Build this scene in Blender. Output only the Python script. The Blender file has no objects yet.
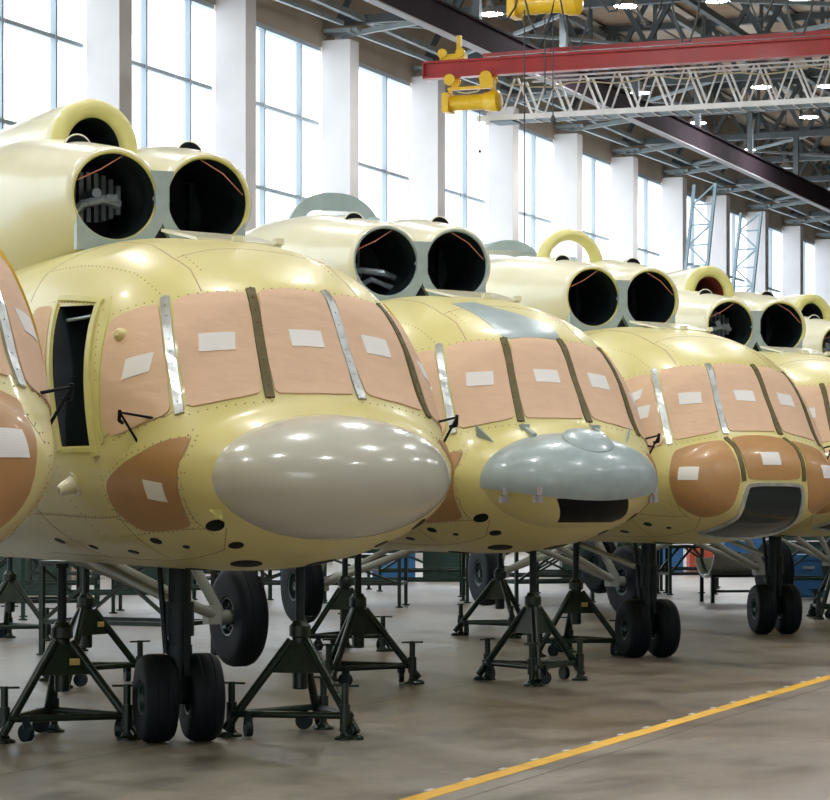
import bpy, bmesh, math, random
from mathutils import Vector, Matrix
from mathutils.bvhtree import BVHTree
random.seed(7)
R = math.radians
SC = bpy.context.scene
COL = SC.collection

# ------------------------------------------------------------------ camera, sky, exposure
CAM_H = 1.67
cam = bpy.data.cameras.new('camera'); camo = bpy.data.objects.new('camera', cam); COL.objects.link(camo)
camo.location = (0, 0, CAM_H); camo.rotation_euler = (R(90), 0, 0)
cam.sensor_width = 36; cam.sensor_fit = 'HORIZONTAL'; cam.lens = 2650 / 830 * 36
cam.shift_y = 95 / 830; cam.clip_end = 600; cam.clip_start = 0.5
SC.camera = camo
SC.view_settings.view_transform = 'Standard'; SC.view_settings.look = 'None'
SC.view_settings.gamma = 1; SC.view_settings.use_curve_mapping = False
SC.view_settings.exposure = 1.1
w = bpy.data.worlds.new('sky'); SC.world = w; w.use_nodes = True
bg = w.node_tree.nodes['Background']
bg.inputs[0].default_value = (0.95, 0.975, 1.0, 1); bg.inputs[1].default_value = 1.5
LAMP_POWER = 200.0

# ------------------------------------------------------------------ node materials
MATS = {}
def mat(name, col, rough=0.5, metal=0.0, var=0.0, vscale=3.0, var_col=None, bump=0.0, bscale=20.0, coat=0.0, emit=None, stretch=None, detail=4.0, lo=0.35, hi=0.65, spec=0.5):
    if name in MATS: return MATS[name]
    m = bpy.data.materials.new(name); m.use_nodes = True
    nt = m.node_tree; N = nt.nodes; L = nt.links
    b = N['Principled BSDF']
    b.inputs['Base Color'].default_value = (*col, 1); b.inputs['Roughness'].default_value = rough
    b.inputs['Metallic'].default_value = metal; b.inputs['Specular IOR Level'].default_value = spec; b.inputs['Coat Weight'].default_value = coat
    b.inputs['Coat Roughness'].default_value = 0.12
    if emit:
        b.inputs['Emission Color'].default_value = (*emit[:3], 1); b.inputs['Emission Strength'].default_value = emit[3]
    tc = N.new('ShaderNodeTexCoord'); mp = N.new('ShaderNodeMapping')
    L.new(tc.outputs['Object'], mp.inputs['Vector'])
    if stretch: mp.inputs['Scale'].default_value = stretch
    if var > 0 or var_col:
        n = N.new('ShaderNodeTexNoise'); n.inputs['Scale'].default_value = vscale; n.inputs['Detail'].default_value = detail
        L.new(mp.outputs[0], n.inputs['Vector'])
        r = N.new('ShaderNodeValToRGB')
        r.color_ramp.elements[0].position = lo; r.color_ramp.elements[1].position = hi
        c2 = var_col or tuple(max(0, c * (1 - var)) for c in col)
        r.color_ramp.elements[0].color = (*c2, 1); r.color_ramp.elements[1].color = (*col, 1)
        L.new(n.outputs[0], r.inputs[0]); L.new(r.outputs[0], b.inputs['Base Color'])
    if bump > 0:
        n2 = N.new('ShaderNodeTexNoise'); n2.inputs['Scale'].default_value = bscale; n2.inputs['Detail'].default_value = 3
        bp = N.new('ShaderNodeBump'); bp.inputs['Strength'].default_value = bump; bp.inputs['Distance'].default_value = 0.02
        L.new(mp.outputs[0], n2.inputs['Vector']); L.new(n2.outputs[0], bp.inputs['Height']); L.new(bp.outputs[0], b.inputs['Normal'])
    MATS[name] = m
    return m

M_PRIMER = mat('yellow_green_primer', (0.73, 0.67, 0.33), 0.36, 0, vscale=1.1, var_col=(0.67, 0.595, 0.23), bump=0.05, bscale=3.5, coat=0.15)
M_CREAM = mat('cream_primer', (0.82, 0.80, 0.62), 0.25, 0, vscale=1.5, var_col=(0.78, 0.75, 0.53), bump=0.04, bscale=3, coat=0.4)
M_LIP = mat('yellow_lip_primer', (0.68, 0.64, 0.24), 0.4, 0, var=0.12, vscale=6)
M_STRIP = mat('ochre_edge_strip', (0.72, 0.48, 0.05), 0.5)
M_PAPER = mat('pink_covering_paper', (0.74, 0.51, 0.345), 0.7, 0, var=0.04, vscale=5, bump=0.35, bscale=3.2, stretch=(1.3, 1.3, 4), detail=1.5)
M_KRAFT = mat('brown_kraft_paper', (0.46, 0.25, 0.095), 0.42, 0, var=0.10, vscale=4, bump=0.12, bscale=7, coat=0.1)
M_RADOME = mat('grey_radome_paint', (0.54, 0.54, 0.46), 0.24, 0, var=0.03, vscale=2, coat=0.6)
M_BLUEGREY = mat('blue_grey_primer', (0.36, 0.45, 0.46), 0.32, 0, var=0.12, vscale=9, coat=0.2)
M_SILVER = mat('bare_aluminium_strip', (0.62, 0.66, 0.66), 0.3, 0.75, var=0.25, vscale=14)
M_OLIVE = mat('olive_drab_strip', (0.13, 0.105, 0.035), 0.5, 0.2, var=0.2, vscale=14)
M_RIVET = mat('rivet_metal', (0.30, 0.26, 0.14), 0.4, 0.5)
M_SEAM = mat('panel_seam', (0.42, 0.29, 0.17), 0.6)
M_BLACK = mat('black_paint_and_hole_shade', (0.004, 0.006, 0.008), 0.5, spec=0.15)  # own black of the rods; elsewhere the shade of openings put into colour
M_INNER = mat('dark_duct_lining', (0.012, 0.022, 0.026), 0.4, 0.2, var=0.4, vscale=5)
M_INNERMETAL = mat('dull_inner_metal', (0.42, 0.52, 0.60), 0.35, 0.3, var=0.5, vscale=8)
M_STRAP = mat('red_strap', (0.50, 0.19, 0.12), 0.6)
M_RUBBER = mat('black_tyre_rubber', (0.004, 0.009, 0.014), 0.6, 0, var=0.3, vscale=6, spec=0.2)
M_HUB = mat('green_wheel_hub', (0.012, 0.04, 0.04), 0.4, 0.3)
M_STRUT = mat('dark_teal_strut', (0.007, 0.018, 0.022), 0.45, 0.1, var=0.2, spec=0.3)
M_STRUTGREY = mat('pale_grey_strut_paint', (0.36, 0.38, 0.34), 0.35, 0, var=0.1)
M_JACK = mat('dark_green_jack_paint', (0.010, 0.026, 0.015), 0.35, 0.1, var=0.45, vscale=12, coat=0.1, spec=0.35)
M_TAG = mat('yellow_jack_tag', (0.65, 0.48, 0.16), 0.5, var=0.3, vscale=30)
M_RED = mat('red_crane_paint', (0.42, 0.028, 0.022), 0.38, 0, var=0.15, vscale=2, coat=0.2)
M_YELLOW = mat('yellow_hoist_paint', (0.85, 0.52, 0.015), 0.4, 0, var=0.12, vscale=8, coat=0.2)
M_WHITESTEEL = mat('pale_grey_steel_paint', (0.86, 0.87, 0.85), 0.5, var=0.1)
M_STEEL = mat('blue_grey_roof_steel', (0.12, 0.145, 0.155), 0.5, 0.2, var=0.35, vscale=1.5)
M_STEELLIGHT = mat('light_roof_steel', (0.36, 0.42, 0.44), 0.5, 0.1, var=0.2)
M_RUNWAY = mat('purple_brown_runway_paint', (0.045, 0.032, 0.040), 0.85, var=0.25, vscale=0.6, spec=0.08)
M_FLANGE = mat('pale_flange_paint', (0.36, 0.35, 0.36), 0.6)
M_COLUMN = mat('whitewashed_column', (0.80, 0.77, 0.76), 0.8, 0, var=0.06, vscale=1.2, bump=0.05, bscale=6)
M_WALL = mat('beige_wall_plaster', (0.50, 0.42, 0.33), 0.85, 0, var=0.15, vscale=0.8)
M_FRAME = mat('grey_window_frame', (0.42, 0.50, 0.56), 0.5, 0.1)
M_CABLE = mat('dark_cable', (0.04, 0.045, 0.05), 0.6)
M_ROPE = mat('cream_cable', (0.62, 0.55, 0.32), 0.6)
M_GREEN = mat('green_stand_paint', (0.012, 0.045, 0.035), 0.45, var=0.3)
M_BLUE = mat('blue_crate_paint', (0.03, 0.16, 0.38), 0.5, var=0.2)
M_ORANGE = mat('orange_red_paint', (0.55, 0.09, 0.04), 0.5)
M_WHITE = mat('white_paint', (0.8, 0.82, 0.82), 0.5)
M_LADDER = mat('pale_blue_mast_paint', (0.22, 0.31, 0.36), 0.5)
M_LAMPSHADE = mat('grey_lamp_shade', (0.32, 0.32, 0.30), 0.4, 0.3)
M_LAMP = mat('lamp_lens', (1, 1, 1), 0.4, emit=(0.97, 0.99, 1.0, LAMP_POWER))
M_LAMPOFF = mat('unlit_lamp_lens', (0.35, 0.37, 0.38), 0.3)
M_GLASSDARK = mat('dark_uncovered_glass', (0.008, 0.018, 0.02), 0.2, coat=0.1)

def sheet_material():
    m = bpy.data.materials.new('printed_white_sheet'); m.use_nodes = True
    nt = m.node_tree; N = nt.nodes; L = nt.links; b = N['Principled BSDF']; b.inputs['Roughness'].default_value = 0.7
    tc = N.new('ShaderNodeTexCoord'); mp = N.new('ShaderNodeMapping'); mp.inputs['Scale'].default_value = (1, 1, 1)
    L.new(tc.outputs['Object'], mp.inputs['Vector'])
    wv = N.new('ShaderNodeTexWave'); wv.bands_direction = 'Z'; wv.inputs['Scale'].default_value = 26; L.new(mp.outputs[0], wv.inputs['Vector'])
    r = N.new('ShaderNodeValToRGB'); r.color_ramp.elements[0].position = 0.0; r.color_ramp.elements[1].position = 0.25
    r.color_ramp.elements[0].color = (0.79, 0.785, 0.765, 1); r.color_ramp.elements[1].color = (0.84, 0.83, 0.81, 1)
    L.new(wv.outputs[0], r.inputs[0]); L.new(r.outputs[0], b.inputs['Base Color'])
    return m
M_SHEET = sheet_material()

def glass_material():
    m = bpy.data.materials.new('frosty_window_glass'); m.use_nodes = True
    nt = m.node_tree; N = nt.nodes; L = nt.links
    for n in list(N): N.remove(n)
    o = N.new('ShaderNodeOutputMaterial'); t = N.new('ShaderNodeBsdfTransparent'); g = N.new('ShaderNodeBsdfGlossy')
    g.inputs['Roughness'].default_value = 0.1; t.inputs[0].default_value = (0.93, 0.97, 1, 1)
    mx = N.new('ShaderNodeMixShader'); mx.inputs[0].default_value = 0.06
    L.new(t.outputs[0], mx.inputs[1]); L.new(g.outputs[0], mx.inputs[2]); L.new(mx.outputs[0], o.inputs[0])
    return m
M_GLASS = glass_material()

def floor_material():
    m = bpy.data.materials.new('worn_concrete_floor'); m.use_nodes = True
    nt = m.node_tree; N = nt.nodes; L = nt.links; b = N['Principled BSDF']
    tc = N.new('ShaderNodeTexCoord')
    def noise(scale, st, det=6, rough=0.6):
        mp = N.new('ShaderNodeMapping'); mp.inputs['Scale'].default_value = st; L.new(tc.outputs['Object'], mp.inputs['Vector'])
        n = N.new('ShaderNodeTexNoise'); n.inputs['Scale'].default_value = scale; n.inputs['Detail'].default_value = det; n.inputs['Roughness'].default_value = rough
        L.new(mp.outputs[0], n.inputs['Vector']); return n
    def ramp(n, p0, c0, p1, c1):
        r = N.new('ShaderNodeValToRGB'); r.color_ramp.elements[0].position = p0; r.color_ramp.elements[1].position = p1
        r.color_ramp.elements[0].color = (*c0, 1); r.color_ramp.elements[1].color = (*c1, 1); L.new(n.outputs[0], r.inputs[0]); return r
    def mix(f, a, bb, mode='MIX'):
        x = N.new('ShaderNodeMix'); x.data_type = 'RGBA'; x.blend_type = mode
        if isinstance(f, float): x.inputs[0].default_value = f
        else: L.new(f, x.inputs[0])
        L.new(a, x.inputs[6]); L.new(bb, x.inputs[7]); return x.outputs[2]
    n1 = noise(0.35, (1, 0.5, 1), 5); n2 = noise(1.6, (1, 0.45, 1), 8, 0.7); n3 = noise(9, (1, 1, 1), 6, 0.7)
    base = ramp(n1, 0.35, (0.23, 0.18, 0.125), 0.68, (0.35, 0.325, 0.285))
    st = ramp(n2, 0.30, (0.30, 0.29, 0.30), 0.54, (1.0, 1.0, 1.0))
    fine = ramp(n3, 0.3, (0.80, 0.80, 0.80), 0.65, (1.0, 1.0, 1.0))
    c = mix(1.0, base.outputs[0], st.outputs[0], 'MULTIPLY'); c = mix(1.0, c, fine.outputs[0], 'MULTIPLY')
    # slab joints: thin dark lines on a 6 m grid of the floor's own axes
    br = N.new('ShaderNodeTexBrick'); br.offset = 0; br.squash = 1; br.inputs['Scale'].default_value = 1
    br.inputs['Brick Width'].default_value = 3.0; br.inputs['Row Height'].default_value = 6.0; br.inputs['Mortar Size'].default_value = 0.016
    br.inputs['Mortar Smooth'].default_value = 0.4
    br.inputs['Color1'].default_value = (1, 1, 1, 1); br.inputs['Color2'].default_value = (0.96, 0.96, 0.97, 1); br.inputs['Mortar'].default_value = (0.45, 0.42, 0.40, 1)
    mpb = N.new('ShaderNodeMapping'); mpb.inputs['Location'].default_value = (0.45, 0, 0); L.new(tc.outputs['Object'], mpb.inputs['Vector']); L.new(mpb.outputs[0], br.inputs['Vector'])
    c = mix(1.0, c, br.outputs[0], 'MULTIPLY')
    L.new(c, b.inputs['Base Color'])
    rr = ramp(n2, 0.3, (0.30,) * 3, 0.7, (0.50,) * 3); L.new(rr.outputs[0], b.inputs['Roughness'])
    bp = N.new('ShaderNodeBump'); bp.inputs['Strength'].default_value = 0.12; bp.inputs['Distance'].default_value = 0.01
    L.new(n3.outputs[0], bp.inputs['Height']); L.new(bp.outputs[0], b.inputs['Normal'])
    return m

def roof_material():
    m = bpy.data.materials.new('stained_roof_slabs'); m.use_nodes = True
    nt = m.node_tree; N = nt.nodes; L = nt.links; b = N['Principled BSDF']; b.inputs['Roughness'].default_value = 0.8
    tc = N.new('ShaderNodeTexCoord')
    br = N.new('ShaderNodeTexBrick'); br.offset = 0; br.inputs['Scale'].default_value = 1
    br.inputs['Brick Width'].default_value = 1.5; br.inputs['Row Height'].default_value = 6.0; br.inputs['Mortar Size'].default_value = 0.06
    br.inputs['Color1'].default_value = (0.85, 0.76, 0.64, 1); br.inputs['Color2'].default_value = (0.48, 0.33, 0.20, 1); br.inputs['Mortar'].default_value = (0.12, 0.10, 0.09, 1)
    L.new(tc.outputs['Object'], br.inputs['Vector'])
    n = N.new('ShaderNodeTexNoise'); n.inputs['Scale'].default_value = 0.5; n.inputs['Detail'].default_value = 6; L.new(tc.outputs['Object'], n.inputs['Vector'])
    r = N.new('ShaderNodeValToRGB'); r.color_ramp.elements[0].position = 0.35; r.color_ramp.elements[1].position = 0.6
    r.color_ramp.elements[0].color = (0.70, 0.60, 0.52, 1); r.color_ramp.elements[1].color = (1, 1, 1, 1); L.new(n.outputs[0], r.inputs[0])
    x = N.new('ShaderNodeMix'); x.data_type = 'RGBA'; x.blend_type = 'MULTIPLY'; x.inputs[0].default_value = 1
    L.new(br.outputs[0], x.inputs[6]); L.new(r.outputs[0], x.inputs[7]); L.new(x.outputs[2], b.inputs['Base Color'])
    return m

def line_material():
    m = bpy.data.materials.new('worn_yellow_floor_paint'); m.use_nodes = True
    nt = m.node_tree; N = nt.nodes; L = nt.links; b = N['Principled BSDF']; b.inputs['Roughness'].default_value = 0.55
    tc = N.new('ShaderNodeTexCoord'); n = N.new('ShaderNodeTexNoise'); n.inputs['Scale'].default_value = 5; n.inputs['Detail'].default_value = 8; n.inputs['Roughness'].default_value = 0.7
    L.new(tc.outputs['Object'], n.inputs['Vector'])
    r = N.new('ShaderNodeValToRGB'); r.color_ramp.elements[0].position = 0.33; r.color_ramp.elements[1].position = 0.47
    r.color_ramp.elements[0].color = (0.62, 0.36, 0.08, 1); r.color_ramp.elements[1].color = (0.90, 0.52, 0.04, 1)
    L.new(n.outputs[0], r.inputs[0]); L.new(r.outputs[0], b.inputs['Base Color'])
    return m

# ------------------------------------------------------------------ mesh helpers
class MB:
    def __init__(s): s.v = []; s.f = []
    def add(s, vs, fs, M=None):
        k = len(s.v)
        for p in vs:
            p = Vector(p); s.v.append(tuple(M @ p) if M else tuple(p))
        s.f += [tuple(i + k for i in f) for f in fs]
        return s
    def box(s, c, d, M=None, rz=0):
        x, y, z = d[0] / 2, d[1] / 2, d[2] / 2
        T = Matrix.Translation(c) @ Matrix.Rotation(rz, 4, 'Z')
        if M: T = M @ T
        vs = [(-x, -y, -z), (x, -y, -z), (x, y, -z), (-x, y, -z), (-x, -y, z), (x, -y, z), (x, y, z), (-x, y, z)]
        return s.add(vs, [(3, 2, 1, 0), (4, 5, 6, 7), (0, 1, 5, 4), (1, 2, 6, 5), (2, 3, 7, 6), (3, 0, 4, 7)], T)
    def frame_at(s, p0, p1):
        z = (Vector(p1) - Vector(p0)); L = z.length; z.normalize()
        u = Vector((0, 0, 1)) if abs(z.z) < 0.95 else Vector((1, 0, 0))
        x = u.cross(z).normalized(); y = z.cross(x)
        return Vector(p0), x, y, z, L
    def tube(s, p0, p1, r, r2=None, n=12, cap=True):
        o, x, y, z, L = s.frame_at(p0, p1); r2 = r if r2 is None else r2
        vs = []
        for (q, rr) in ((o, r), (Vector(p1), r2)):
            for i in range(n):
                a = 2 * math.pi * i / n; vs.append(q + x * (rr * math.cos(a)) + y * (rr * math.sin(a)))
        fs = [(i, (i + 1) % n, n + (i + 1) % n, n + i) for i in range(n)]
        if cap: fs += [tuple(range(n))[::-1], tuple(range(n, 2 * n))]
        return s.add(vs, fs)
    def bar(s, p0, p1, a, b=None):      # square bar
        b = a if b is None else b
        o, x, y, z, L = s.frame_at(p0, p1); vs = []
        for q in (o, Vector(p1)):
            for (i, j) in ((-1, -1), (1, -1), (1, 1), (-1, 1)): vs.append(q + x * (i * a / 2) + y * (j * b / 2))
        return s.add(vs, [(3, 2, 1, 0), (4, 5, 6, 7), (0, 1, 5, 4), (1, 2, 6, 5), (2, 3, 7, 6), (3, 0, 4, 7)])
    def path(s, pts, r, n=8):
        pts = [Vector(p) for p in pts]; vs = []; fs = []
        px = None
        for i, p in enumerate(pts):
            t = (pts[min(i + 1, len(pts) - 1)] - pts[max(i - 1, 0)]).normalized()
            if px is None:
                u = Vector((0, 0, 1)) if abs(t.z) < 0.9 else Vector((1, 0, 0)); px = u.cross(t).normalized()
            px = (px - t * px.dot(t)).normalized(); py = t.cross(px)
            for k in range(n):
                a = 2 * math.pi * k / n; vs.append(p + px * (r * math.cos(a)) + py * (r * math.sin(a)))
            if i:
                for k in range(n):
                    fs.append(((i - 1) * n + k, (i - 1) * n + (k + 1) % n, i * n + (k + 1) % n, i * n + k))
        fs += [tuple(range(n))[::-1], tuple(range(len(vs) - n, len(vs)))]
        return s.add(vs, fs)
    def lathe(s, prof, o, ax, n=32, closed=False):   # prof: (along, radius)
        o = Vector(o); z = Vector(ax).normalized(); u = Vector((0, 0, 1)) if abs(z.z) < 0.9 else Vector((1, 0, 0))
        x = u.cross(z).normalized(); y = z.cross(x); vs = []; fs = []
        for (t, r) in prof:
            for k in range(n):
                a = 2 * math.pi * k / n; vs.append(o + z * t + x * (r * math.cos(a)) + y * (r * math.sin(a)))
        m = len(prof)
        for i in range(m - 1 + (1 if closed else 0)):
            j = (i + 1) % m
            for k in range(n): fs.append((i * n + k, i * n + (k + 1) % n, j * n + (k + 1) % n, j * n + k))
        if not closed:
            fs += [tuple(range(n))[::-1], tuple(range((m - 1) * n, m * n))]
        return s.add(vs, fs)
    def rings(s, rings, cap=(True, True), closed=True):
        n = len(rings[0]); vs = [p for r in rings for p in r]; fs = []
        for i in range(len(rings) - 1):
            for k in range(n if closed else n - 1):
                fs.append((i * n + k, i * n + (k + 1) % n, (i + 1) * n + (k + 1) % n, (i + 1) * n + k))
        if cap[0]: fs.append(tuple(range(n))[::-1])
        if cap[1]: fs.append(tuple(range((len(rings) - 1) * n, len(rings) * n)))
        return s.add(vs, fs)
    def mesh(s, name, m, smooth=True, angle=40):
        me = bpy.data.meshes.new(name); me.from_pydata(s.v, [], s.f); me.materials.append(m)
        bm = bmesh.new(); bm.from_mesh(me); bmesh.ops.recalc_face_normals(bm, faces=bm.faces)
        if smooth:
            for f in bm.faces: f.smooth = True
            for e in bm.edges:
                if len(e.link_faces) == 2 and e.calc_face_angle(0) > R(angle): e.smooth = False
        bm.to_mesh(me); bm.free(); me.update()
        return me
    def build(s, name, m, parent=None, smooth=True, angle=40):
        return link(name, s.mesh(name, m, smooth, angle), parent)

def link(name, me, parent=None):
    o = bpy.data.objects.new(name, me); COL.objects.link(o)
    if parent: o.parent = parent
    return o
def tag(o, label, cat, group=None, kind=None):
    if label: o['label'] = label
    if cat: o['category'] = cat
    if group: o['group'] = group
    if kind: o['kind'] = kind
    return o
def structure(o, label=None):
    o['kind'] = 'structure'
    if label: o['label'] = label
    return o
def empty(name, loc=(0, 0, 0), rz=0):
    o = bpy.data.objects.new(name, None); COL.objects.link(o); o.location = loc; o.rotation_euler = (0, 0, rz); o.empty_display_size = 0.2
    return o
def kids(o): return KIDS.get(o.name, [])
def copy_tree(o, parent=None, loc=None, rz=None):
    c = o.copy(); COL.objects.link(c); c.parent = parent
    if loc is not None: c.location = loc
    if rz is not None: c.rotation_euler = (0, 0, rz)
    for ch in [x for x in list(COL.objects) if x.parent == o]: copy_tree(ch, c)
    return c

# ------------------------------------------------------------------ the hangar's own axes
AX = R(21.3); WALL = 25.6
AXD = Vector((math.sin(AX), math.cos(AX), 0)); AXN = Vector((math.cos(AX), -math.sin(AX), 0))
def H(q, t, z=0): return AXD * t + AXN * (q - WALL) + Vector((0, 0, z))
def ground(px, py):      # a spot on the floor
    Z = CAM_H * 2650 / (py - 495); return Vector(((px - 415) / 2650 * Z, Z, 0))
def in_hangar(mb, name, m, smooth=False, parent=None):      # mesh built in hangar axes
    o = mb.build(name, m, parent, smooth)
    if parent is None: o.location = H(0, 0); o.rotation_euler = (0, 0, -AX)
    return o

T0 = 47.4; BAY = 6.0
# floor
b = MB(); b.add([(-1, -60, 0), (70, -60, 0), (70, 190, 0), (-1, 190, 0)], [(0, 1, 2, 3)])
structure(in_hangar(b, 'floor', floor_material()), 'worn grey brown concrete hangar floor')
# window wall: parapet under the windows, lintel band above them
b = MB(); b.box((-0.2, 68, 0.6), (0.4, 250, 1.2)); b.box((-0.2, 68, 14.35), (0.4, 250, 3.5)); 
structure(in_hangar(b, 'wall_left', M_WALL), 'beige plastered window wall of the hangar')
b = MB(); b.box((34, 185, 8), (72, 0.4, 16.4))
structure(in_hangar(b, 'wall_back', M_WALL), 'far end wall of the hangar')
b = MB(); b.box((24.6, 70, 16.2), (50, 234, 0.3))
structure(in_hangar(b, 'ceiling', roof_material()), 'brown stained concrete slab roof of the hangar')
b = MB(); b.box((49.8, 70, 8), (0.4, 234, 16.4))
structure(in_hangar(b, 'wall_right', M_WALL), 'beige side wall of the hangar opposite the windows')
# pillars and windows
kx = 0
for k in range(-12, 22):
    t = T0 + BAY * k
    top = 13.15 if k <= 0 else 12.75
    b = MB(); b.box((0.375, t + 0.275, top / 2), (0.75, 0.55, top))
    if k == 3 - 1: b.box((0.12, t + 0.95, 6.5), (0.24, 0.3, 13))
    b.box((0.2, t + 0.05, 7.3), (0.03, 0.1, 0.1)); b.box((0.2, t + 0.05, 9.6), (0.03, 0.1, 0.1))
    kx += 1
    structure(in_hangar(b, 'trim_%d' % kx, M_COLUMN), 'whitewashed concrete pillar standing against the window wall')
    # window
    w0 = empty('window_%d' % kx, H(0, t), -AX); structure(w0, 'tall hangar window full of daylight')
    w0['label'] = 'tall steel framed window full of bright daylight'
    f = MB()
    a0, a1 = 0.55, BAY; zt = 12.6
    mull = (10.73, 8.8, 6.8, 4.8, 3.0) if k <= 1 else (10.05, 6.9, 4.0)
    vert = (2.75, 4.85) if k <= 1 else (2.3, 4.35)
    for z in mull: f.box((-0.12, (a0 + a1) / 2, z), (0.12, a1 - a0, 0.085))
    for v in vert: f.box((-0.10, v, (zt + 1.2) / 2), (0.13, 0.075, zt - 1.2))
    f.box((-0.12, (a0 + a1) / 2, zt - 0.05), (0.2, a1 - a0, 0.12)); f.box((-0.12, (a0 + a1) / 2, 1.25), (0.3, a1 - a0, 0.1))
    f.build('window_frame', M_FRAME, w0, False)
    g = MB(); g.box((-0.14, (a0 + a1) / 2, (zt + 1.2) / 2), (0.01, a1 - a0, zt - 1.2)); g.build('window_glass', M_GLASS, w0, False)

# ------------------------------------------------------------------ helicopter hull
def pchip(xs, ys):
    n = len(xs); h = [xs[i + 1] - xs[i] for i in range(n - 1)]; d = [(ys[i + 1] - ys[i]) / h[i] for i in range(n - 1)]
    m = [0] * n; m[0] = d[0]; m[-1] = d[-1]
    for i in range(1, n - 1):
        if d[i - 1] * d[i] > 0:
            w1 = 2 * h[i] + h[i - 1]; w2 = h[i] + 2 * h[i - 1]; m[i] = (w1 + w2) / (w1 / d[i - 1] + w2 / d[i])
    def f(x):
        x = min(max(x, xs[0]), xs[-1]); i = 0
        while i < n - 2 and x > xs[i + 1]: i += 1
        t = (x - xs[i]) / h[i]
        return (ys[i] * (1 + 2 * t) * (1 - t) ** 2 + h[i] * m[i] * t * (1 - t) ** 2 + ys[i + 1] * t * t * (3 - 2 * t) + h[i] * m[i + 1] * t * t * (t - 1))
    return f
#        x     w     ztop  zbot  zc    n
SECT = [(-17.0, 0.16, 3.35, 3.00, 3.18, 2.0),
        (-12.0, 0.42, 3.38, 2.55, 3.00, 2.0),
        (-9.5, 0.90, 3.39, 1.75, 2.60, 2.2),
        (-8.0, 1.18, 3.39, 1.25, 2.15, 2.5),
        (-5.0, 1.22, 3.39, 1.18, 2.10, 2.7),
        (0.0, 1.22, 3.39, 1.18, 2.10, 2.7),
        (0.6, 1.20, 3.34, 1.18, 2.05, 2.75),
        (1.2, 1.17, 3.21, 1.19, 1.98, 2.7),
        (1.64, 1.10, 3.04, 1.22, 1.93, 2.35),
        (1.85, 1.05, 2.92, 1.25, 1.90, 1.95),
        (2.05, 0.99, 2.60, 1.29, 1.86, 1.7),
        (2.28, 0.89, 2.24, 1.35, 1.82, 1.8),
        (2.36, 0.83, 2.19, 1.38, 1.80, 1.9),
        (2.46, 0.73, 2.13, 1.42, 1.78, 2.0)]
GLASSNOSE = SECT[:-2] + [(2.36, 0.85, 2.20, 1.38, 1.80, 1.9), (2.48, 0.74, 2.13, 1.43, 1.78, 2.0), (2.56, 0.58, 2.05, 1.51, 1.77, 2.0), (2.61, 0.36, 1.93, 1.62, 1.77, 2.0), (2.63, 0.02, 1.78, 1.76, 1.77, 2.0)]
def sgnpow(v, p): return math.copysign(abs(v) ** p, v)
def hull_data(sect, n=96):
    xs = [s[0] for s in sect]; F = [pchip(xs, [s[i] for s in sect]) for i in range(1, 6)]
    st = []; x = sect[-1][0]
    while x > 2.0: st.append(x); x -= 0.02 if x < 2.5 else 0.01
    while x > 0: st.append(x); x -= 0.06
    while x > -17: st.append(x); x -= 0.4
    st.append(-17.0); rings = []
    for x in st:
        w_, zt, zb, zc, nn = [f(x) for f in F]; r = []
        for k in range(n):
            a = 2 * math.pi * k / n; c, s = math.cos(a), math.sin(a)
            e = 2 / nn if s > 0 else 2 / 2.15
            y = w_ * sgnpow(c, e); z = zc + ((zt - zc) if s > 0 else (zc - zb)) * sgnpow(s, e)
            r.append((x, y, z))
        rings.append(r)
    return rings
HULL = {}
def hull(kind):
    if kind in HULL: return HULL[kind]
    mb = MB().rings(hull_data(GLASSNOSE if kind == 'glass' else SECT))
    bv = BVHTree.FromPolygons([Vector(v) for v in mb.v], mb.f)
    HULL[kind] = (mb, bv); return HULL[kind]

def near(bv, p):
    q, n, i, d = bv.find_nearest(Vector(p))
    c = Vector((min(q.x, 1.0), 0, 2.1))
    if n.dot(q - c) < 0: n = -n
    return q, n
def rounded(pts, cut=0.22, it=2):
    pts = [Vector(p) for p in pts]
    for _ in range(it):
        out = []
        for i in range(len(pts)):
            a, b_ = pts[i], pts[(i + 1) % len(pts)]
            L_ = (b_ - a).length; c = min(cut, 0.045 / max(L_, 1e-6)) if _ == 0 else 0.25
            out += [a.lerp(b_, c), a.lerp(b_, 1 - c)]
        pts = out
    return pts
def densify(pts, step=0.035, closed=True):
    out = []
    for i in range(len(pts) if closed else len(pts) - 1):
        a, b_ = Vector(pts[i]), Vector(pts[(i + 1) % len(pts)]); n = max(1, int((b_ - a).length / step))
        out += [a.lerp(b_, j / n) for j in range(n)]
    if not closed: out.append(Vector(pts[-1]))
    return out
def patch(bv, pts, off=0.006, rnd=True, mb=None, nr=22):
    ring = densify(rounded(pts) if rnd else pts)
    c = sum(ring, Vector()) / len(ring); mb = mb or MB(); rs = []
    for j in range(nr + 1):
        k = 1 - j / nr * 0.97; r = []
        for p in ring:
            q, n = near(bv, c.lerp(p, k)); r.append(q + n * off)
        rs.append(r)
    q0 = []
    for p in ring:
        q, n = near(bv, p); q0.append(q - n * 0.01)
    return mb.rings([q0] + rs, cap=(False, True))
def ribbon(bv, pts, wid, off=0.012, mb=None, step=0.06):
    P = densify(pts, step, False); mb = mb or MB(); Q = []
    for p in P: Q.append(near(bv, p))
    rs = []
    for i, (q, n) in enumerate(Q):
        t = (Q[min(i + 1, len(Q) - 1)][0] - Q[max(i - 1, 0)][0]).normalized(); s_ = n.cross(t).normalized() * (wid / 2)
        rs.append([q - s_ - n * 0.01, q - s_ * 0.9 + n * off, q + s_ * 0.9 + n * off, q + s_ - n * 0.01])
    return mb.rings(rs)
def rivets(bv, pts, gap=0.06, r=0.006, off=0.004, mb=None):
    mb = mb or MB()
    for p in densify(pts, gap, False):
        q, n = near(bv, p); mb.tube(q, q + n * off, r, r * 0.7, 6)
    return mb
def flip(pts): return [(p[0], -p[1], p[2]) for p in pts]

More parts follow.
